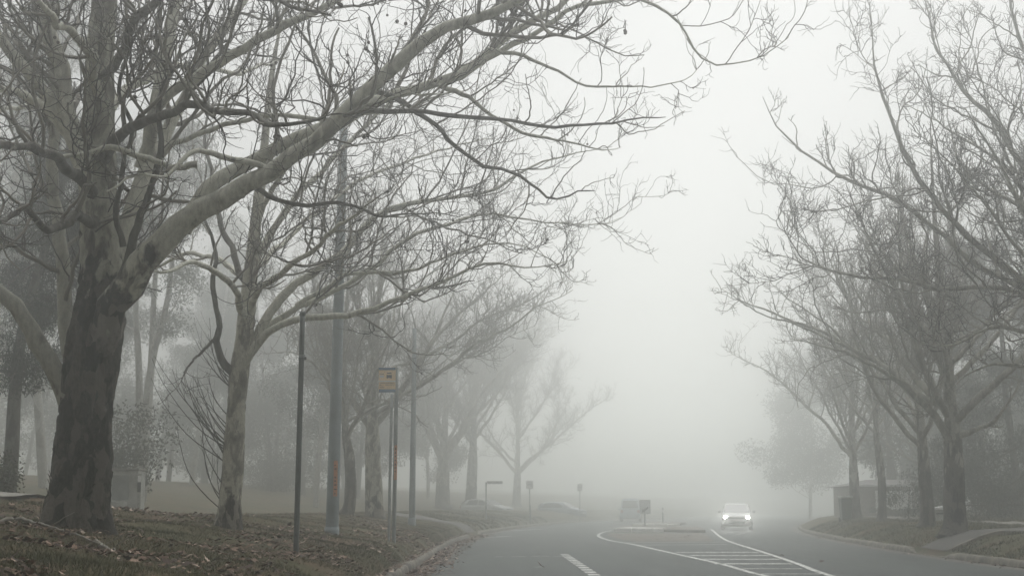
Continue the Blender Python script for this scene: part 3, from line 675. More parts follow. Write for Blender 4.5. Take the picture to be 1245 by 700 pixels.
plane_tree(np.array([22.5, 78, h1(22.5, 78)]), 13.0, .22, 2.6, 6.2, 9, 'farthest plane tree of the right row, pale grey in the fog', 36, tmin=.010, dens=1.4, lv3=False, bias=(-.2, 0))

# ------------------------------------------------------------------ evergreen trees and shrubs
def leaf_cloud(centres, radii, n, size, droop=.3):
    ci = rng.integers(0, len(centres), n); u = rng.normal(size=(n, 3)); u /= np.linalg.norm(u, axis=1, keepdims=True)
    c = centres[ci] + u * (radii[ci] * rng.uniform(.15, 1.05, n) ** .6)[:, None] * np.array([1, 1, .75])
    d = rng.normal(size=(n, 3)); d[:, 2] -= droop; d /= np.linalg.norm(d, axis=1, keepdims=True)
    s = np.cross(d, rng.normal(size=(n, 3))); s /= np.linalg.norm(s, axis=1, keepdims=True)
    ln = size[0] * rng.uniform(.6, 1.3, n)[:, None]; wd = size[1] * rng.uniform(.6, 1.3, n)[:, None]
    V = np.stack([c, c + d * ln * .5 + s * wd * .5, c + d * ln, c + d * ln * .5 - s * wd * .5], 1).reshape(-1, 3)
    Q = np.arange(n * 4).reshape(n, 4); tint = np.repeat(np.clip(rng.normal(.45, .22, n) + (rng.random(len(centres))[ci] - .5) * .5, 0, 1), 4)
    return V, Q, tint
def evergreen(name, base, height, label, kind_='gum', trunk_r=.2, stems=1, spread=3.0, low=.35, nleaf=5000, size=(.22, .07), seed=1, group='evergreen trees behind the road', cat='tree', mat=None):
    global rng
    keep = rng; rng = np.random.default_rng(seed)
    T = empty(name, base, label, cat, group)
    cs, rs, polys = [], [], []
    for s in range(stems):
        a = rng.uniform(0, 6.28); ln = .0 if stems == 1 else rng.uniform(.08, .2)
        K = 9; p = np.array(base, float); p[2] -= .1
        if stems > 1: p[:2] += np.array([math.cos(a), math.sin(a)]) * .18
        d = np.array([math.cos(a) * ln, math.sin(a) * ln, 1.]); pts = [(*p, trunk_r)]
        for k in range(1, K):
            d = d + rng.normal(size=3) * np.array([.06, .06, 0]); p = p + d / np.linalg.norm(d) * height / (K - 1); pts.append((*p, trunk_r * (1 - .88 * k / (K - 1))))
        S, _ = resample(pts, 24); v, q = tubes(S[None, :, :3], S[None, :, 3], 9); build('trunk', v, q, mat=M_gum if kind_ == 'gum' else M_limb_dark, parent=T)
        nb = int(14 / stems + 4); bl = []
        for i in range(nb):
            t = rng.uniform(low, .97); i0 = int(t * 23); o = S[i0, :3]; az = rng.uniform(0, 6.28)
            if kind_ == 'conifer': ln_ = spread * (1.05 - t) * 1.2 + .3; el = R(rng.uniform(-20, 15))
            else: ln_ = spread * (1.15 - t) * rng.uniform(.5, 1.0) + .4; el = R(rng.uniform(15, 60))
            dd_ = np.array([math.cos(az) * math.cos(el), math.sin(az) * math.cos(el), math.sin(el)]); l = [o]; p = o
            for k in range(5):
                dd_ = dd_ + rng.normal(size=3) * .15 + np.array([0, 0, -.08 if kind_ == 'conifer' else .04]); dd_ /= np.linalg.norm(dd_); p = p + dd_ * ln_ / 5; l.append(p)
                if k >= 1: cs.append(p + rng.normal(size=3) * .25); rs.append(rng.uniform(.35, .85) * spread / 3)
            bl.append(l)
        bl = np.array(bl); rr = np.linspace(.045, .01, 6)[None].repeat(nb, 0) * (trunk_r / .2)
        v, q = tubes(bl, rr, 5); build('branches', v, q, mat=M_gum if kind_ == 'gum' else M_limb_dark, parent=T)
    V, Q, t = leaf_cloud(np.array(cs), np.array(rs), int(nleaf * 4.5), (size[0] * .48, size[1] * .5), .9 if kind_ == 'conifer' else .5)
    build('crown', V, Q, mat=mat or (M_leaf_con if kind_ == 'conifer' else M_leaf_gum), parent=T, smooth=False, attr=t)
    rng = keep
    return T
def leaf_bush(name, base, w, h, label, n=2500, size=(.1, .05), seed=1, mat=None, cat='shrub'):
    global rng
    keep = rng; rng = np.random.default_rng(seed)
    T = empty(name, base, label, cat)
    st = []; cs = []; rs = []
    for i in range(12):
        az = rng.uniform(0, 6.28); f = rng.uniform(.2, .9); end = np.array([math.cos(az) * w / 2 * f, math.sin(az) * w / 2 * f, h * rng.uniform(.5, .95)])
        l = np.array([np.array(base) + end * np.array([t ** .8, t ** .8, t]) for t in np.linspace(0, 1, 6)]); st.append(l)
        for t in (.35, .65, 1.): cs.append(np.array(base) + end * t + rng.normal(size=3) * .05); rs.append(min(w * rng.uniform(.13, .24), h * .4))
    v, q = tubes(np.array(st), np.linspace(.025, .006, 6)[None].repeat(12, 0), 5); build('stems', v, q, mat=M_limb_dark, parent=T)
    V, Q, t = leaf_cloud(np.array(cs), np.array(rs), n, size, .2); V[:, 2] = np.maximum(V[:, 2], base[2])
    build('leaves', V, Q, mat=mat or M_leaf_bush, parent=T, smooth=False, attr=t)
    rng = keep
    return T
def og(px, Y): return on_ground(px, Y)

gl = [ (8, 27, 8.5, 'conifer', 1, 2.4, .3, 9000, 'dark drooping evergreen at the far left edge behind the low limb'),
       (52, 56, 20, 'gum', 1, 4.2, .3, 9000, 'tall gum tree behind the big plane trunk, thick hazy crown'),
       (-70, 50, 19, 'gum', 1, 4.5, .25, 8000, 'tall gum tree past the left edge, only its crown leaning in'),
       (108, 76, 21, 'gum', 1, 4.5, .3, 8000, 'second tall gum right behind the big plane tree, paler with fog'),
       (170, 54, 15, 'gum', 3, 3.4, .45, 7000, 'gum tree of three pale stems rising behind the concrete pillar'),
       (232, 90, 18, 'gum', 1, 5, .2, 7000, 'hazy gum between the big plane and the slim plane'),
       (262, 108, 18, 'gum', 2, 6, .12, 7000, 'twin stemmed hazy gum behind the fan of shoots'),
       (330, 104, 17, 'gum', 1, 5.5, .12, 7000, 'hazy gum right of the slim plane tree, behind the bare post'),
       (384, 76, 12, 'gum', 1, 4, .3, 6000, 'dark stout stemmed gum just left of the tall pole'),
       (450, 120, 16, 'gum', 1, 6, .1, 6000, 'faint broad evergreen behind the bus stop'),
       (520, 135, 16, 'gum', 1, 6.5, .1, 6000, 'very faint evergreen behind the low forked plane tree'),
       (-10, 80, 18.5, 'gum', 1, 5, .1, 7000, 'broad hazy gum low at the left edge beyond the path'),
       (70, 98, 18, 'gum', 2, 6, .1, 7000, 'low branching hazy gum beyond the path, left of the pillar'),
       (985, 150, 17, 'gum', 1, 9, .08, 6000, 'faint tall evergreen left of the green bin'),
       (1095, 112, 15, 'gum', 1, 7.5, .12, 6000, 'hazy evergreen rising behind the house roof'),
       (1206, 66, 13, 'gum', 1, 2.8, .12, 8000, 'dark evergreen right behind the thick right hand plane trunk'),
       (1238, 56, 13, 'conifer', 1, 4.0, .06, 11000, 'dark dense conifer at the right edge'),
       (1290, 50, 14, 'conifer', 1, 4.2, .06, 9000, 'dark conifer past the right edge with branches showing'),
       (1262, 84, 14, 'gum', 1, 5.0, .1, 6000, 'broad hazy evergreen filling the gap before the right conifer')]
for i, (px, Y, h, k, st, sp, low, n, lab) in enumerate(gl):
    s = max(1, Y / 40)
    evergreen('conifer_tree' if k == 'conifer' else 'gum_tree', og(px, Y), h, lab, k, .12 + .0045 * h, st, sp, low, n, (.2 * s, .06 * s) if k == 'gum' else (.26 * s, .035 * s), 100 + i)
leaf_bush('shrub', og(152, 44.5), 3.0, 3.2, 'dark leafy bush mounded behind the concrete pillar', 5000, (.14, .06), 7)
leaf_bush('shrub', og(2, 25), 1.3, .75, 'small dark shrub in leaf litter at the left edge', 1800, (.07, .03), 8)
for i, (px, Y, w, h, lab) in enumerate([(1092, 77, 5, .42, 'clipped grey green hedge below the white garage'), (1215, 60, 5, 2.0, 'low dark hedge beneath the right hand conifers'), (330, 98, 8, 2.4, 'hazy shrub mass beyond the pale path')]):
    leaf_bush('hedge', og(px, Y), w, h, lab, 14000, (.1, .05), 30 + i)

def woodland(x0, x1, y0, y1, n, h0, h1_, nl, size, seed, mat):
    global rng
    keep = rng; rng = np.random.default_rng(seed)
    Y = rng.uniform(y0, y1, n); px = rng.uniform(x0, x1, n); cs, rs, tk = [], [], []
    for a, b in zip(px, Y):
        g = on_ground(a, b); h = rng.uniform(h0, h1_)
        for k in range(7):
            z = h * rng.uniform(.12, 1); w = 1.8 * (1 - .5 * abs(z / h - .5)); cs.append(g + np.array([rng.normal(0, w), rng.normal(0, w), z])); rs.append(rng.uniform(.8, 1.7))
        tk.append(np.linspace(g - [0, 0, .2], g + np.array([rng.normal(0, .8), rng.normal(0, .8), h * .85]), 8))
    V, Q, t = leaf_cloud(np.array(cs), np.array(rs), nl, size, .4)
    v2, q2 = tubes(np.array(tk), np.linspace(.2, .04, 8)[None].repeat(n, 0), 6)
    Vt, Qt = join([(V, Q), (v2, q2)])
    o = build('woodland', Vt, Qt, smooth=False, attr=np.concatenate([t, np.full(len(v2), .5)]), mats=[mat, M_limb_dark], matidx=np.concatenate([np.zeros(len(Q)), np.ones(len(q2))]))
    rng = keep; return kind(o, 'stuff')
woodland(-90, 440, 98, 140, 60, 6, 13, 60000, (.3, .13), 5, M_leaf_gum)
woodland(1080, 1330, 88, 118, 34, 6, 13, 36000, (.3, .13), 6, M_leaf_gum)

# ------------------------------------------------------------------ poles and signs
M_galv = simple('galvanised_steel', (.27, .29, .29), .5, .5, var=.25, scale=5)
M_galv_pale = simple('galvanised_steel_pale', (.34, .36, .36), .5, .4, var=.2, scale=5)
M_post = simple('weathered_post_steel', (.12, .135, .13), .5, .5, var=.25, scale=6)
M_pole = simple('pole_grey_paint', (.25, .29, .305), .6, .2, var=.18, scale=3)
M_orange = simple('orange_strip', (.55, .25, .11), .6, var=.12, scale=9)
M_ink = simple('dark_ink', (.06, .045, .04), .7, var=.1)
M_blue = simple('sign_blue', (.05, .13, .24), .5, var=.06)
M_cream = simple('sign_cream', (.78, .58, .34), .6, var=.06)
M_white = simple('sign_white', (.75, .76, .75), .5, var=.04)
M_grey = simple('sign_grey', (.55, .57, .57), .5, var=.05)
M_black = simple('black_paint', (.02, .02, .02), .5, var=.1)
def cyl(name, p0, p1, r0, r1, mat, parent=None, sides=20, rings=8, cap=True):
    pts = np.linspace(p0, p1, rings); rr = np.linspace(r0, r1, rings)
    if cap:
        d = (np.asarray(p1) - np.asarray(p0)); d = d / np.linalg.norm(d)
        pts = np.vstack([pts, pts[-1] + d * .004, pts[-1] + d * .005]); rr = np.concatenate([rr, [r1 * .9, .0005]])
    v, q = tubes(pts[None], rr[None], sides)
    return build(name, v, q, mat=mat, parent=parent)
def at(root): return np.array(root['_o'])

g = on_ground(361, 19.2)
t = empty('sign_post', g, 'bare dark steel post without a sign, nearest the road among the left posts', 'post')
top = P(368, 381, 19.2)
cyl('post', g - [0, 0, .2], top, .038, .036, M_post, t)
cyl('cap', top - [0, 0, .03], top + [0, 0, .02], .041, .041, M_post, t, rings=3)
cb = P(367.5, 433, 19.2)
cyl('clamp', cb - [0, 0, .02], cb + [0, 0, .02], .044, .044, M_galv, t, rings=3)
v, f = box(cb[0] + .03, cb[0] + .06, cb[1] - .03, cb[1], cb[2] - .05, cb[2] - .01); poly_obj('bolt', v - at(t), f, M_black, t, .004)

def strip_text(parent, x, y, z0, z1, w, seed):
    """orange vertical strip with illegible dark strokes"""
    rs = np.random.default_rng(seed)
    v, f = box(x - w / 2, x + w / 2, y - .004, y, z0, z1); poly_obj('warning_strip', v - at(parent), f, M_orange, parent)
    lst = []; z = z1 - .05
    while z > z0 + .07:
        h = rs.uniform(.03, .055)
        if rs.random() > .15: lst.append((x - w * .28, x + w * .28 * rs.uniform(.2, 1), y - .0075, y - .0045, z - h, z - h * rs.uniform(.2, .6)))
        z -= .075
    v, f = boxes(lst); poly_obj('strip_lettering', v - at(parent), f, M_ink, parent)

g = on_ground(404, 27)
t = empty('utility_pole', g, 'tall tapering grey pole with an orange strip, rising through the branches', 'pole')
cyl('pole', g - [0, 0, .3], g + [.08, 0, 7.8], .125, .08, M_pole, t, 24, 12)
zA, zB = P(409, 603, 27)[2], P(409, 560, 27)[2]
xm = P(409, 580, 27)[0]; strip_text(t, xm, 26.87, zA, zB, .075, 1)
cyl('pole_collar', g + [0, 0, -.05], g + [0, 0, .12], .14, .135, M_pole, t, 24, 3)
g = on_ground(501, 45)
t = empty('utility_pole', g, 'slimmer pale pole behind the bus stop, fading in fog', 'pole')
cyl('pole', g - [0, 0, .3], g + [.02, 0, 6.2], .105, .06, M_pole, t, 20, 10)
cyl('pole_collar', g + [0, 0, -.05], g + [0, 0, .25], .13, .125, M_pole, t, 20, 3)

g = on_ground(477, 29)
t = empty('bus_stop', g, 'bus stop of two steel posts carrying a cream sign banded in blue', 'bus stop')
Yb = 29.; topp = P(482.5, 447, Yb); gb = P(478.6, 654, Yb); gb[2] = g[2] - .2
cyl('post', gb, topp, .042, .04, M_galv, t)
tp2 = P(476.4, 479, Yb - .07); g2 = P(472.4, 654, Yb - .07); g2[2] = g[2] - .2
cyl('post', g2, tp2, .03, .03, M_galv_pale, t)
zA, zB = P(481, 583, Yb)[2], P(481, 541, Yb)[2]; strip_text(t, P(481.2, 560, Yb)[0], Yb - .043, zA, zB, .06, 2)
br = topp + np.array([.03, 0, .0]); v, f = box(br[0] - .02, br[0] + .05, br[1] - .02, br[1] + .02, br[2] - .01, br[2] + .035); poly_obj('bracket', v - at(t), f, M_white, t, .006)
def panel(name, parent, px0, px1, py0, py1, Y, th, mat, bev=.003):
    a, b = P(px0, py1, Y), P(px1, py0, Y)
    v, f = box(a[0], b[0], Y - th, Y, a[2], b[2]); return poly_obj(name, v - at(parent), f, mat, parent, bev)
def plates(name, parent, lst, Y, th, mat):
    bl = []
    for px0, px1, py0, py1 in lst:
        a, b = P(px0, py1, Y), P(px1, py0, Y); bl.append((a[0], b[0], Y - th, Y, a[2], b[2]))
    v, f = boxes(bl); return poly_obj(name, v - at(parent), f, mat, parent)
bl = panel('sign_blade', t, 460.3, 481.2, 446.3, 476.8, Yb - .045, .03, M_cream)
Yf = Yb - .0755
plates('blue_band', t, [(460.4, 481, 446.4, 449.6)], Yf, .003, M_blue); plates('blue_band', t, [(460.4, 481, 472.9, 476.7)], Yf, .003, M_blue)
plates('white_stripe', t, [(460.4, 481, 462.6, 464)], Yf, .003, M_white)
plates('bus_symbol', t, [(470, 476.4, 455.5, 459.2), (470.4, 476, 452.9, 454.1), (470.4, 471.6, 459.2, 460), (474.8, 476, 459.2, 460)], Yf, .004, M_black)
plates('sign_lettering', t, [(461.4, 462.4, 453.8, 455.2), (462.8, 463.8, 453.8, 455.2), (464.2, 465.2, 453.8, 455.2), (465.6, 466.6, 453.8, 455.2), (461.3, 480, 465.0, 465.6), (461.3, 463.5, 467.3, 468.2), (468.5, 479.5, 467.2, 467.8), (461.3, 467, 469.8, 470.5)], Yf, .003, simple('sign_ink_brown', (.3, .24, .17), .7))
plates('pale_patch', t, [(461.3, 466.6, 456.2, 458.6)], Yf, .002, M_grey)

def far_sign(px, Y, py0, py1, pxw, label, name='road_sign', dark_lines=True, base_py=None):
    g = on_ground(px, Y); t = empty(name, g, label, 'sign')
    topz = P(px, py0, Y)
    cyl('post', g - [0, 0, .1], np.array([topz[0], Y, topz[2]]), .035, .035, M_galv, t, 10, 4)
    panel('sign_face', t, px - pxw / 2, px + pxw / 2, py0, py1, Y - .04, .02, M_white)
    if dark_lines: plates('sign_symbol', t, [(px - pxw * .35, px + pxw * .35, py0 + (py1 - py0) * .38, py0 + (py1 - py0) * .55)], Y - .0605, .003, M_grey)
    return t
far_sign(644, 90, 584, 594, 8.5, 'square white sign on a post beside the faint plane tree')
far_sign(705, 112, 587.5, 596.5, 6, 'smaller white sign on a post right of the parked dark car')
g = on_ground(591, 74); t = empty('street_sign', g, 'thin dark post with a short street name blade, left verge', 'sign')
tz = P(591, 586, 74)
cyl('post', g - [0, 0, .1], tz, .035, .035, M_galv_pale, t, 10, 4)
panel('name_blade', t, 592, 611, 584.5, 588, 74, .03, M_grey)
g = on_ground(645, 91); t = empty('bollard', g, 'short grey bollard below the square white sign', 'bollard')
cyl('post', g - [0, 0, .1], P(644.5, 614, 91), .06, .055, M_post, t, 12, 4); tz = P(644.5, 614, 91); cyl('cap', tz, tz + [0, 0, .03], .065, .06, M_post, t, 12, 3)

# keep-left sign on the median
Yk = 84.0
def keep_left(px, Y, py_top, py_bot, w, label):
    x = P(px, 630, Y)[0]; g = np.array([x, Y, .12]); t = empty('island_sign', g, label, 'sign')
    tz = P(px, py_top, Y); cyl('post', g, np.array([x, Y, tz[2]]), .04, .04, M_post, t, 12, 4)
    panel('sign_face', t, px - w / 2, px + w / 2, py_top, py_bot, Y - .045, .02, M_grey)
    hh = py_bot - py_top
    plates('sign_frame', t, [(px - w / 2, px + w / 2, py_top, py_top + .7), (px - w / 2, px - w / 2 + .7, py_top + .7, py_bot - .7), (px + w / 2 - .7, px + w / 2, py_top + .7, py_bot - .7), (px - w / 2, px + w / 2, py_bot - .7, py_bot)], Y - .0655, .003, M_galv)
    # arrow pointing down and to the left
    a = P(px + w * .3, py_top + hh * .52, Y - .07); b = P(px - w * .32, py_top + hh * .9, Y - .07)
    d = (b - a); d[1] = 0; Ln = np.linalg.norm(d); d /= Ln; n_ = np.array([-d[2], 0, d[0]]); th = .055
    pl = [a + n_ * th, a - n_ * th, a + d * Ln * .62 - n_ * th, a + d * Ln * .62 - n_ * th * 2.4, b, a + d * Ln * .62 + n_ * th * 2.4, a + d * Ln * .62 + n_ * th]
    V = np.array([p for p in pl] + [p - np.array([0, .004, 0]) for p in pl]); n = len(pl)
    F = [tuple(range(n)), tuple(range(2 * n - 1, n - 1, -1))] + [(i, (i + 1) % n, n + (i + 1) % n, n + i) for i in range(n)]
    poly_obj('arrow', V - at(t), F, M_black, t)
keep_left(784.2, 84, 607.5, 624.3, 12.8, 'traffic island sign with a black arrow pointing down left')
x = P(806, 632, 96)[0]; t = empty('bollard', (x, 96, .12), 'faint slim bollard on the far traffic island', 'bollard')
cyl('post', (x, 96, .1), (x, 96, 1.15), .05, .045, M_galv, t, 10, 4); cyl('band', (x, 96, .85), (x, 96, 1.0), .054, .054, M_white, t, 10, 3)

# concrete pillar, bin, letter post
M_conc = simple('old_concrete', (.36, .37, .345), .85, var=.4, scale=2.5, bump=.4)
g = on_ground(153, 37); g[2] = P(153, 617, 37)[2]
t = empty('utility_cabinet', g, 'weathered concrete cabinet with a flat overhanging lid beside the path', 'cabinet')
w = 17.5 / FPX * 37; hh = P(153, 572, 37)[2] - g[2]
v, f = box(g[0] - w, g[0] + w, 36.65, 37.4, g[2] - .25, g[2] + hh); poly_obj('body', v - at(t), f, M_conc, t, .02)
v, f = box(g[0] - w * 1.06, g[0] + w * 1.08, 36.6, 37.45, g[2] + hh + .001, g[2] + hh + .055); poly_obj('lid', v - at(t), f, M_path, t, .012)
v, f = box(g[0] - w * 1.9, g[0] + w * .35, 36.3, 36.645, g[2] - .2, g[2] + .16); poly_obj('plinth', v - at(t), f, M_conc, t, .015)
v, f = box(g[0] - w * .75, g[0] + w * .4, 36.63, 36.648, g[2] + .2, g[2] + hh - .12); poly_obj('door', v - at(t), f, simple('cabinet_door', (.2, .215, .205), .6, var=.3, scale=4), t, .004)
v, f = box(g[0] + w * 1.02, g[0] + w * 1.26, 36.62, 36.8, g[2] - .25, g[2] + hh * .92)
t2 = empty('marker_post', (g[0] + w * 1.14, 36.7, g[2] - .05), 'pale post with a dark plate at the right side of the concrete cabinet', 'post')
poly_obj('post', v - at(t2), f, simple('pale_timber', (.38, .39, .36), .8, var=.2), t2, .01)
v, f = box(g[0] + w * 1.0, g[0] + w * 1.24, 36.6, 36.618, g[2] + hh * .42, g[2] + hh * .68); poly_obj('plate', v - at(t2), f, M_black, t2)
v, f = box(g[0] + w * 1.02, g[0] + w * 1.22, 36.6, 36.618, g[2] + hh * .7, g[2] + hh * .86); poly_obj('reflector', v - at(t2), f, M_white, t2)

M_bin = simple('bin_green', (.06, .085, .075), .5, var=.15)
g = on_ground(1028, 60)
t = empty('wheelie_bin', g, 'dark green wheelie bin with pale lid left of the wide forked tree', 'bin')
V = []; 
for z, s in ((.08, .19), (.98, .235)):
    for sx, sy in ((-1, -1), (1, -1), (1, 1), (-1, 1)): V.append((sx * s, sy * s * 1.15, z))
F = [(3, 2, 1, 0), (4, 5, 6, 7), (0, 1, 5, 4), (1, 2, 6, 5), (2, 3, 7, 6), (3, 0, 4, 7)]
poly_obj('body', np.array(V), F, M_bin, t, .03)
v, f = box(-.255, .255, -.33, .33, .985, 1.07); poly_obj('lid', v, f, simple('bin_lid_pale', (.42, .45, .42), .5), t, .03)
for sx in (-1, 1): cyl('wheel', at(t) + [sx * .15, .26, .09], at(t) + [sx * .23, .26, .09], .1, .1, M_black, t, 16, 3)
cyl('handle', at(t) + [-.2, .35, .96], at(t) + [.2, .35, .96], .02, .02, M_black, t, 8, 3)

# ------------------------------------------------------------------ house on the right
Yh = 82.
M_brick = simple('house_brick', (.24, .22, .2), .9, var=.25, scale=9, bump=.3)
M_wwall = simple('white_weatherboard', (.78, .79, .78), .7, var=.08, scale=3)
M_roof = simple('roof_tiles', (.2, .19, .19), .85, var=.25, scale=7, bump=.4)
M_glassd = simple('dark_glass', (.03, .035, .04), .1, var=.05, spec=.6)
xa, xb_ = P(1047, 610, Yh)[0], P(1152, 610, Yh)[0]; gz = h1(xa, Yh)
zroof = P(1090, 590, Yh)[2]
t = empty('house', (.5 * (xa + xb_), Yh, gz), 'low house with a white garage front, seen between the right hand trunks', 'house')
o3 = at(t)
v, f = box(xa, xb_, Yh, Yh + 7, gz - .4, zroof); poly_obj('wall', v - o3, f, M_brick, t)
panel('garage_door', t, 1065, 1103, 596, 623, Yh - .03, .06, M_wwall)
plates('garage_door_ribs', t, [(1066, 1102, y0, y0 + .5) for y0 in (601, 606, 611, 616)], Yh - .0905, .012, M_grey)
panel('window', t, 1079.5, 1083, 606, 613.5, Yh - .106, .02, M_glassd)
panel('window', t, 1116, 1130, 600, 612, Yh - .03, .04, M_glassd)
panel('window_frame', t, 1115.2, 1130.8, 599.2, 612.8, Yh - .01, .018, M_wwall)
xc = .5 * (xa + xb_)
V = np.array([(xa - .4, Yh - .08, zroof), (xb_ + .4, Yh - .08, zroof), (xb_ + .4, Yh + 7.5, zroof), (xa - .4, Yh + 7.5, zroof), (xa + 1.2, Yh + 3.5, zroof + .4), (xb_ - 1.2, Yh + 3.5, zroof + .4)])
poly_obj('roof', V - o3 + np.array([0, 0, .002]), [(0, 1, 5, 4), (1, 2, 5), (2, 3, 4, 5), (3, 0, 4), (3, 2, 1, 0)], M_roof, t)
v, f = box(xa - .45, xb_ + .45, Yh - .16, Yh - .085, zroof - .05, zroof + .03); poly_obj('gutter_board', v - o3, f, M_grey, t)
x0 = P(1105, 600, Yh - 1)[0]; t = empty('balustrade', (x0 + .35, Yh - 1.5, h1(x0, Yh - 1.5)), 'short white picket balustrade right of the garage front', 'balustrade')
zt = P(1110, 593.5, Yh - 1.5)[2]; zb = P(1110, 599.5, Yh - 1.5)[2]; zg = at(t)[2]
v, f = boxes([(x0, x0 + .7, Yh - 1.53, Yh - 1.47, zt - .06, zt), (x0, x0 + .7, Yh - 1.53, Yh - 1.47, zb - .05, zb)]); poly_obj('rail', v - at(t), f, M_wwall, t)
v, f = boxes([(x0 + i * .14 + .01, x0 + i * .14 + .06, Yh - 1.52, Yh - 1.48, zb + .001, zt - .061) for i in range(5)]); poly_obj('pickets', v - at(t), f, M_wwall, t)
v, f = boxes([(x0 - .06, x0 - .001, Yh - 1.54, Yh - 1.46, zg - .2, zt + .05), (x0 + .701, x0 + .76, Yh - 1.54, Yh - 1.46, zg - .2, zt + .05)]); poly_obj('post', v - at(t), f, M_wwall, t)

# ------------------------------------------------------------------ vehicles
M_tyre = simple('tyre_rubber', (.02, .02, .02), .85, var=.2)
M_rim = simple('alloy_rim', (.35, .36, .37), .4, .7, var=.1)
M_lamp_on = simple('headlight_lit', (.9, .9, .85), .3, emit=(1, .98, .93), es=24)
M_lamp_off = simple('lamp_clear', (.5, .52, .54), .15, var=.05)
M_tail = simple('tail_lamp_red', (.25, .03, .03), .3, var=.05)
M_plate = simple('number_plate_white', (.6, .6, .58), .5, var=.05)
def loft(stations, ringf, cap=True):
    V = []; 
    for s in stations: V += ringf(*s)
    m = len(ringf(*stations[0])); n = len(stations); F = []
    for i in range(n - 1):
        for j in range(m): F.append((i * m + j, i * m + (j + 1) % m, (i + 1) * m + (j + 1) % m, (i + 1) * m + j))
    if cap: F += [tuple(range(m - 1, -1, -1)), tuple((n - 1) * m + j for j in range(m))]
    return np.array(V), F
def quad_panel(name, pts, th, mat, parent):
    p = np.array(pts, float); nn = np.cross(p[1] - p[0], p[-1] - p[0]); nn /= np.linalg.norm(nn)
    n = len(p); V = np.vstack([p + nn * th, p - nn * th]); F = [tuple(range(n)), tuple(range(2 * n - 1, n - 1, -1))] + [(i, (i + 1) % n, n + (i + 1) % n, n + i) for i in range(n)]
    return poly_obj(name, V, F, mat, parent)
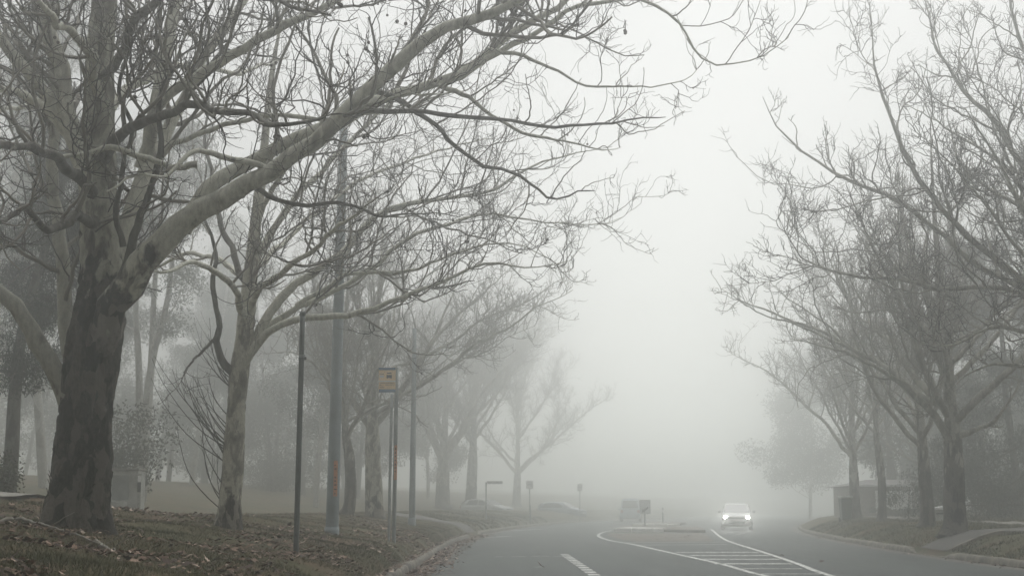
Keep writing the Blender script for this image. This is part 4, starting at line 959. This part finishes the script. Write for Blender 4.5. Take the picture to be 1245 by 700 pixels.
def make_car(loc, rz, label, paint, lit=False, van=False, category='car', name='car', scale=1.0):
    """front points to local -Y"""
    t = empty(name, loc, label, category, rz=rz); t.scale = (scale,) * 3
    up = .38 if van else 0
    st = [(-2.02, .66, .32, .62), (-1.97, .75, .24, .72), (-1.85, .81, .2, .8), (-1.5, .85, .19, .88), (-.95, .86, .19, .97), (0, .865, .19, .98), (1.1, .86, .2, 1.0), (1.75, .83, .22, 1.0), (1.95, .78, .26, .95), (2.02, .7, .34, .82)]
    def ring(y, hw, zb, zt):
        h = [(.82, zb), (.97, zb + .07), (1.0, zb + (zt - zb) * .45), (.985, zb + (zt - zb) * .75), (.93, zt - .05), (.8, zt), (.4, zt + .015)]
        return [(hw * a, y, z) for a, z in h] + [(-hw * a, y, z) for a, z in h[::-1]]
    V, F = loft(st, ring); poly_obj('body', V, F, paint, t, smooth=True)
    zt = 1.47 + up
    cab = [(-1.0 if not van else -1.3, .73, .9, .93), (-.62 if not van else -1.05, .7, .9, 1.18 + up * .7), (-.18 if not van else -.75, .655, .9, 1.41 + up), (.1, .645, .9, zt), (.9, .64, .9, zt - .01), (1.45 if not van else 1.75, .64, .9, (1.38 if not van else 1.43) + up), (1.8 if not van else 1.92, .68, .9, 1.06), (1.88 if not van else 1.98, .7, .9, .98)]
    def cring(y, hw, zb, z):
        z = max(z, zb + .02); wb = .79
        h = [(wb, zb), (wb - (wb - hw) * min(1, (z - zb) / .5) * .8, zb + (z - zb) * .8), (hw * .93, zb + (z - zb) * .96), (hw * .6, z), (0.01, z + .008)]
        return [(a, y, b) for a, b in h] + [(-a, y, b) for a, b in h[::-1]]
    V, F = loft(cab, cring); poly_obj('cabin', V, F, paint, t, smooth=True)
    if van: ws = [(-.68, -1.285, 1.0), (.68, -1.285, 1.0), (.58, -.83, 1.72), (-.58, -.83, 1.72)]
    else: ws = [(-.68, -.975, .98), (.68, -.975, .98), (.58, -.25, 1.395), (-.58, -.25, 1.395)]
    quad_panel('windscreen', ws, .02, M_glassd, t)
    rw = [(.66, 1.93, 1.08), (-.66, 1.93, 1.08), (-.57, 1.63 if not van else 1.86, 1.33 + up * .9), (.57, 1.63 if not van else 1.86, 1.33 + up * .9)]
    quad_panel('rear_window', rw, .03, M_glassd, t)
    for s in (-1, 1):
        a = [(s * .785, -.6, .99), (s * .785, .32, .99), (s * .69, .32, 1.36 + up * .9), (s * .69, -.02, 1.34 + up * .9)]
        b = [(s * .785, .4, .99), (s * .785, 1.45, .99), (s * .69, 1.2, 1.34 + up * .9), (s * .69, .4, 1.36 + up * .9)]
        quad_panel('side_window', a, .012, M_glassd, t); quad_panel('side_window', b, .012, M_glassd, t)
        bm = bmesh.new(); bmesh.ops.create_uvsphere(bm, u_segments=12, v_segments=8, radius=.1)
        for v_ in bm.verts: v_.co.z *= .8; v_.co.y *= .7
        me = bpy.data.meshes.new('mirror'); bm.to_mesh(me); bm.free(); me.materials.append(paint); o = bpy.data.objects.new('mirror', me); COL.objects.link(o); o.parent = t; o.location = (s * .95, -.55, 1.0)
        bm = bmesh.new(); bmesh.ops.create_uvsphere(bm, u_segments=16, v_segments=10, radius=.105)
        for v_ in bm.verts: v_.co.y *= .5; v_.co.x *= 1.15
        me = bpy.data.meshes.new('headlight'); bm.to_mesh(me); bm.free(); me.materials.append(M_lamp_on if lit else M_lamp_off); o = bpy.data.objects.new('headlight', me); COL.objects.link(o); o.parent = t; o.location = (s * .6, -1.95, .68)
        v, f = box(s * .66 - .1, s * .66 + .1, 1.955, 2.03, .72, .92); poly_obj('tail_light', v, f, M_tail, t, .01)
        for y in (-1.28, 1.25):
            bm = bmesh.new(); r = bmesh.ops.create_cone(bm, cap_ends=True, segments=28, radius1=.31, radius2=.31, depth=.2)
            bmesh.ops.bevel(bm, geom=[e for e in bm.edges if len(e.link_faces) == 2 and abs(e.verts[0].co.z - e.verts[1].co.z) < .01], offset=.03, segments=2, affect='EDGES')
            for v_ in bm.verts: v_.co = Vector((v_.co.z, v_.co.y, v_.co.x))
            me = bpy.data.meshes.new('wheel'); bm.to_mesh(me); bm.free(); me.materials.append(M_tyre); o = bpy.data.objects.new('wheel', me); COL.objects.link(o); o.parent = t; o.location = (s * .765, y, .31)
            bm = bmesh.new(); bmesh.ops.create_cone(bm, cap_ends=True, segments=20, radius1=.2, radius2=.17, depth=.03)
            for v_ in bm.verts: v_.co = Vector((v_.co.z, v_.co.y, v_.co.x))
            me = bpy.data.meshes.new('rim'); bm.to_mesh(me); bm.free(); me.materials.append(M_rim); r_ = bpy.data.objects.new('rim', me); COL.objects.link(r_); r_.parent = o; r_.location = (s * .105, 0, 0)
    v, f = box(-.4, .4, -2.035, -1.95, .62, .7); poly_obj('grille', v, f, M_black, t, .01)
    v, f = box(-.45, .45, -2.04, -1.97, .36, .48); poly_obj('air_intake', v, f, M_black, t, .01)
    v, f = box(-.18, .18, -2.06, -2.036, .5, .59); poly_obj('number_plate', v, f, M_plate, t)
    return t
M_carw = simple('car_white', (.5, .51, .51), .3, var=.03, spec=.5)
M_carb = simple('car_dark_blue', (.16, .19, .24), .3, var=.05, spec=.6)
M_carl = simple('car_pale_blue', (.38, .44, .5), .35, var=.05, spec=.5)
M_cars = simple('car_silver', (.5, .52, .52), .3, .3, var=.05)
gc = G(896, 643.5)
oncoming = make_car((gc[0], gc[1], 0), R(-9), 'white hatchback driving towards us with both headlights lit', M_carw, lit=True, scale=.93)
p = P(683, 630.5, 122); make_car((p[0], 122, p[2] - .02), R(62), 'dark blue car parked beyond the left kerb near the bend', M_carb)
p = G(767, 633.4); make_car((p[0], p[1], 0), R(180 - 6), 'pale blue van driving away, left of the traffic island sign', M_carl, van=True, category='van', name='van', scale=1.05)
p = P(592, 629, 112); make_car((p[0], 112, p[2]), R(60), 'faint silver car parked behind the street name post', M_cars)
g = on_ground(1140, 50); t = empty('letterbox', g, 'pale letterbox with a sloping lid between two right hand trunks', 'letterbox')
zt = P(1140, 619, 50)[2] - g[2]
v, f = box(-.19, .19, -.2, .2, -.1, zt); poly_obj('body', v, f, M_conc, t, .015)
V = np.array([(-.24, -.25, zt + .002), (.24, -.25, zt + .002), (.24, .25, zt + .002), (-.24, .25, zt + .002), (-.24, -.25, zt + .05), (.24, -.25, zt + .12), (.24, .25, zt + .12), (-.24, .25, zt + .05)])
poly_obj('lid', V, [(3, 2, 1, 0), (4, 5, 6, 7), (0, 1, 5, 4), (1, 2, 6, 5), (2, 3, 7, 6), (3, 0, 4, 7)], M_white, t, .008)
v, f = box(-.12, .12, -.212, -.196, zt - .16, zt - .11); poly_obj('slot', v, f, M_black, t)
for s in (-1, 1):   # the lit headlamps throw their beams into the fog
    ld = bpy.data.lights.new('headlamp_beam', 'SPOT'); lo = bpy.data.objects.new('headlamp_beam', ld); COL.objects.link(lo); lo.parent = oncoming
    ld.energy = 35; ld.spot_size = R(55); ld.spot_blend = .8; ld.shadow_soft_size = .06; ld.color = (1, .97, .92)
    lo.location = (s * .6, -2.12, .68); lo.rotation_euler = (R(86), 0, R(180))

# ------------------------------------------------------------------ grass, fallen leaves, sticks
def fbm(x, y, f, s):
    return np.array([mnoise.noise((a * f + s, b * f, s)) for a, b in zip(x, y)])
def grass(name, n, ylo, yhi, f, sgn, dmax, wid, hgt, thr, yp=1.6):
    y = ylo + (yhi - ylo) * rng.random(n) ** yp; d = .2 + (dmax - .2) * rng.random(n) ** 1.3; x = f(y) + sgn * d
    m = fbm(x, y, .7, 3.) + .5 * fbm(x, y, 2.3, 8.)
    keep = m + rng.normal(0, .16, n) > thr
    if sgn < 0: keep &= ~((d > 5.3) & (d < 6.8))
    if sgn > 0: keep &= ~((y > 32.4) & (y < 35.6) & (d < 3.9)) & ~((d > 3.8) & (d < 5.1))
    else: keep &= ~((y > 55) & (y < 60))
    x, y, m = x[keep], y[keep], m[keep]; n = len(x); z = hz(x, y) - .01
    a = rng.random(n) * 6.28; h = hgt * rng.uniform(.5, 1.5, n) * (1 + np.clip(m, 0, 1)); lean = rng.normal(0, .55, (n, 2)) * h[:, None]
    w = wid * rng.uniform(.6, 1.3, n); s = np.c_[np.cos(a), np.sin(a), np.zeros(n)] * w[:, None]
    b = np.c_[x, y, z]; V = np.stack([b - s, b + s, b + np.c_[lean, h]], 1).reshape(-1, 3)
    dry = np.clip(.42 + fbm(x, y, .33, 20) * .7 + rng.normal(0, .2, n), 0, 1)
    o = build(name, V, None, np.arange(n * 3).reshape(n, 3), mat=M_grass, smooth=False, attr=np.repeat(dry, 3)); return kind(o, 'stuff')
grass('grass', 330000, 8, 54, XL, -1, 8.5, .0045, .038, -.3)
grass('grass', 90000, 23, 66, XR, 1, 9, .011, .055, -.2, 1.3)
grass('grass', 40000, 60, 100, XL, -1, 6, .02, .06, 0)

def leaves(n, sampler, name='fallen_leaves', size=.034):
    x, y, z = sampler(n); n = len(x)
    ang = np.array([0, .45, .8, 1.15, 1.57, 2.0, 2.4, 2.9, 3.3, 3.9, 4.5, 5.1, 5.7]); ra = np.array([.25, .7, .5, .95, .6, 1.1, .6, .95, .5, .75, .35, .3, .35])
    k = len(ang); sc = size * np.clip(np.exp(rng.normal(-.1, .42, n)), .3, 2.4)
    lx = np.cos(ang) * ra; ly = np.sin(ang) * ra
    th = rng.random(n) * 6.28; curl = rng.uniform(-.9, 1.6, n); tilt = rng.normal(0, .22, (n, 2))
    X = np.c_[np.zeros((n, 1)), np.cos(th)[:, None] * lx - np.sin(th)[:, None] * ly]; Yv = np.c_[np.zeros((n, 1)), np.sin(th)[:, None] * lx + np.cos(th)[:, None] * ly]
    Z = curl[:, None] * (X ** 2) * .5 + tilt[:, :1] * X + tilt[:, 1:] * Yv; Z -= Z.min(1, keepdims=True)
    V = np.stack([x[:, None] + X * sc[:, None], y[:, None] + Yv * sc[:, None], z[:, None] + Z * sc[:, None] + .006], 2).reshape(-1, 3)
    T = np.array([(0, 1 + i, 1 + (i + 1) % k) for i in range(k)])
    T = (T[None] + (np.arange(n) * (k + 1))[:, None, None]).reshape(-1, 3)
    tint = np.clip(rng.beta(1.2, 2.0, n), 0, 1); tint = np.repeat(tint, k + 1)
    return kind(build(name, V, None, T, mat=M_dead, smooth=False, attr=tint), 'stuff')
def verge_left(n):
    y = 8 + 37 * rng.random(n) ** 1.5; d = .15 + 8 * rng.random(n) ** 1.2; x = XL(y) - d
    m = fbm(x, y, .55, 40.) + .4 * fbm(x, y, 1.9, 44.) + .35 * np.exp(-((x + 3.4) ** 2 + (y - 18.5) ** 2 / 4) / 2.5)
    k = m + rng.normal(0, .12, n) > .12
    k &= ~((d > 5.4) & (d < 6.7) & (rng.random(n) > .15))
    return x[k], y[k], hz(x[k], y[k]) + .012
leaves(52000, verge_left)
def gutter_l(n):
    y = 18 + 42 * rng.random(n) ** 1.2; x = XL(y) + .02 + np.abs(rng.normal(0, .26, n)); m = fbm(y, y * 0, .5, 60.) + rng.normal(0, .2, n) > -.1
    return x[m], y[m], np.full(m.sum(), .006)
leaves(9500, gutter_l)
def kerb_l(n):
    y = 20 + 36 * rng.random(n); x = XL(y) - rng.uniform(.03, .2, n); m = fbm(y, y * 0, .8, 61.) + rng.normal(0, .2, n) > .05
    return x[m], y[m], np.full(m.sum(), .146)
leaves(2600, kerb_l)
def verge_right(n):
    y = 24 + 36 * rng.random(n); d = np.where(rng.random(n) < .2, -np.abs(rng.normal(0, .2, n)), 8 * rng.random(n)); x = XR(y) + d
    m = fbm(x, y, .5, 70.) + rng.normal(0, .15, n) > .1
    return x[m], y[m], np.where(d[m] < 0, .006, hz(x[m], y[m]) + .01)
leaves(3200, verge_right)
def median_l(n):
    pts_ = [G(px, py) for px, py in zip(rng.uniform(745, 865, n), rng.uniform(648.5, 657.5, n))]; a = np.array(pts_); return a[:, 0], a[:, 1], np.full(n, .008)
leaves(260, median_l)
def road_l(n):
    pts_ = [G(px, py) for px, py in [(935, 679), (968, 680), (990, 690), (1000, 684), (1012, 694), (905, 688), (1024, 697), (885, 681), (845, 689), (822, 686), (950, 676), (655, 675), (612, 676), (660, 690), (818, 678)]]; a = np.array(pts_); return a[:, 0], a[:, 1], np.full(len(a), .004)
leaves(15, road_l, size=.06)

def stick(pts, r, label, mat=M_shoot):
    Pw = []
    for px, Y, dz in pts:
        g = on_ground(px, Y); Pw.append((g[0], g[1], g[2] + r + dz, r))
    S, _ = resample(Pw, 30); S[:, 3] *= np.linspace(1, .35, 30); S[:, :3] += rng.normal(size=(30, 3)) * .008
    v, q = tubes(S[None, :, :3], S[None, :, 3], 7)
    s1, r1, l1 = spawn(S[None, :, :3], S[None, :, 3], np.array([1.]), 4., (.3, 1), R(40), lambda L, t: L * .35, 6, .1, .06, 0, .6, .004, .01, upb=.2)
    v, q = join([(v, q), tubes(s1, r1, 5)])
    o = build('fallen_branch', v, q, mat=mat, origin=Pw[0][:3]); tag(o, label, 'branch')
stick([(-15, 15.2, 0), (10, 15.6, .06), (22, 15.9, .05), (60, 15.4, .02), (105, 14.8, .02), (128, 14.6, .0)], .022, 'long dark fallen branch lying in the grass at the foot of the big plane tree')
stick([(118, 14.8, .01), (130, 14.4, .02), (145, 14.0, .01)], .018, 'short pale broken stick in the grass before the big plane tree', M_shoot)

# ------------------------------------------------------------------ fog
hm = bpy.data.materials.new('fog'); hm.use_nodes = True; n = hm.node_tree
for nd in list(n.nodes):
    if nd.type == 'BSDF_PRINCIPLED': n.nodes.remove(nd)
pv = n.nodes.new('ShaderNodeVolumePrincipled'); pv.inputs['Color'].default_value = (.965, .985, .972, 1); pv.inputs['Density'].default_value = FOG; pv.inputs['Anisotropy'].default_value = .9
n.links.new(pv.outputs[0], n.nodes['Material Output'].inputs['Volume'])
V, F = box(-432, 432, -66, 432, -2.5, 21.5)
haze = poly_obj('haze', V, F, hm); haze['kind'] = 'stuff'
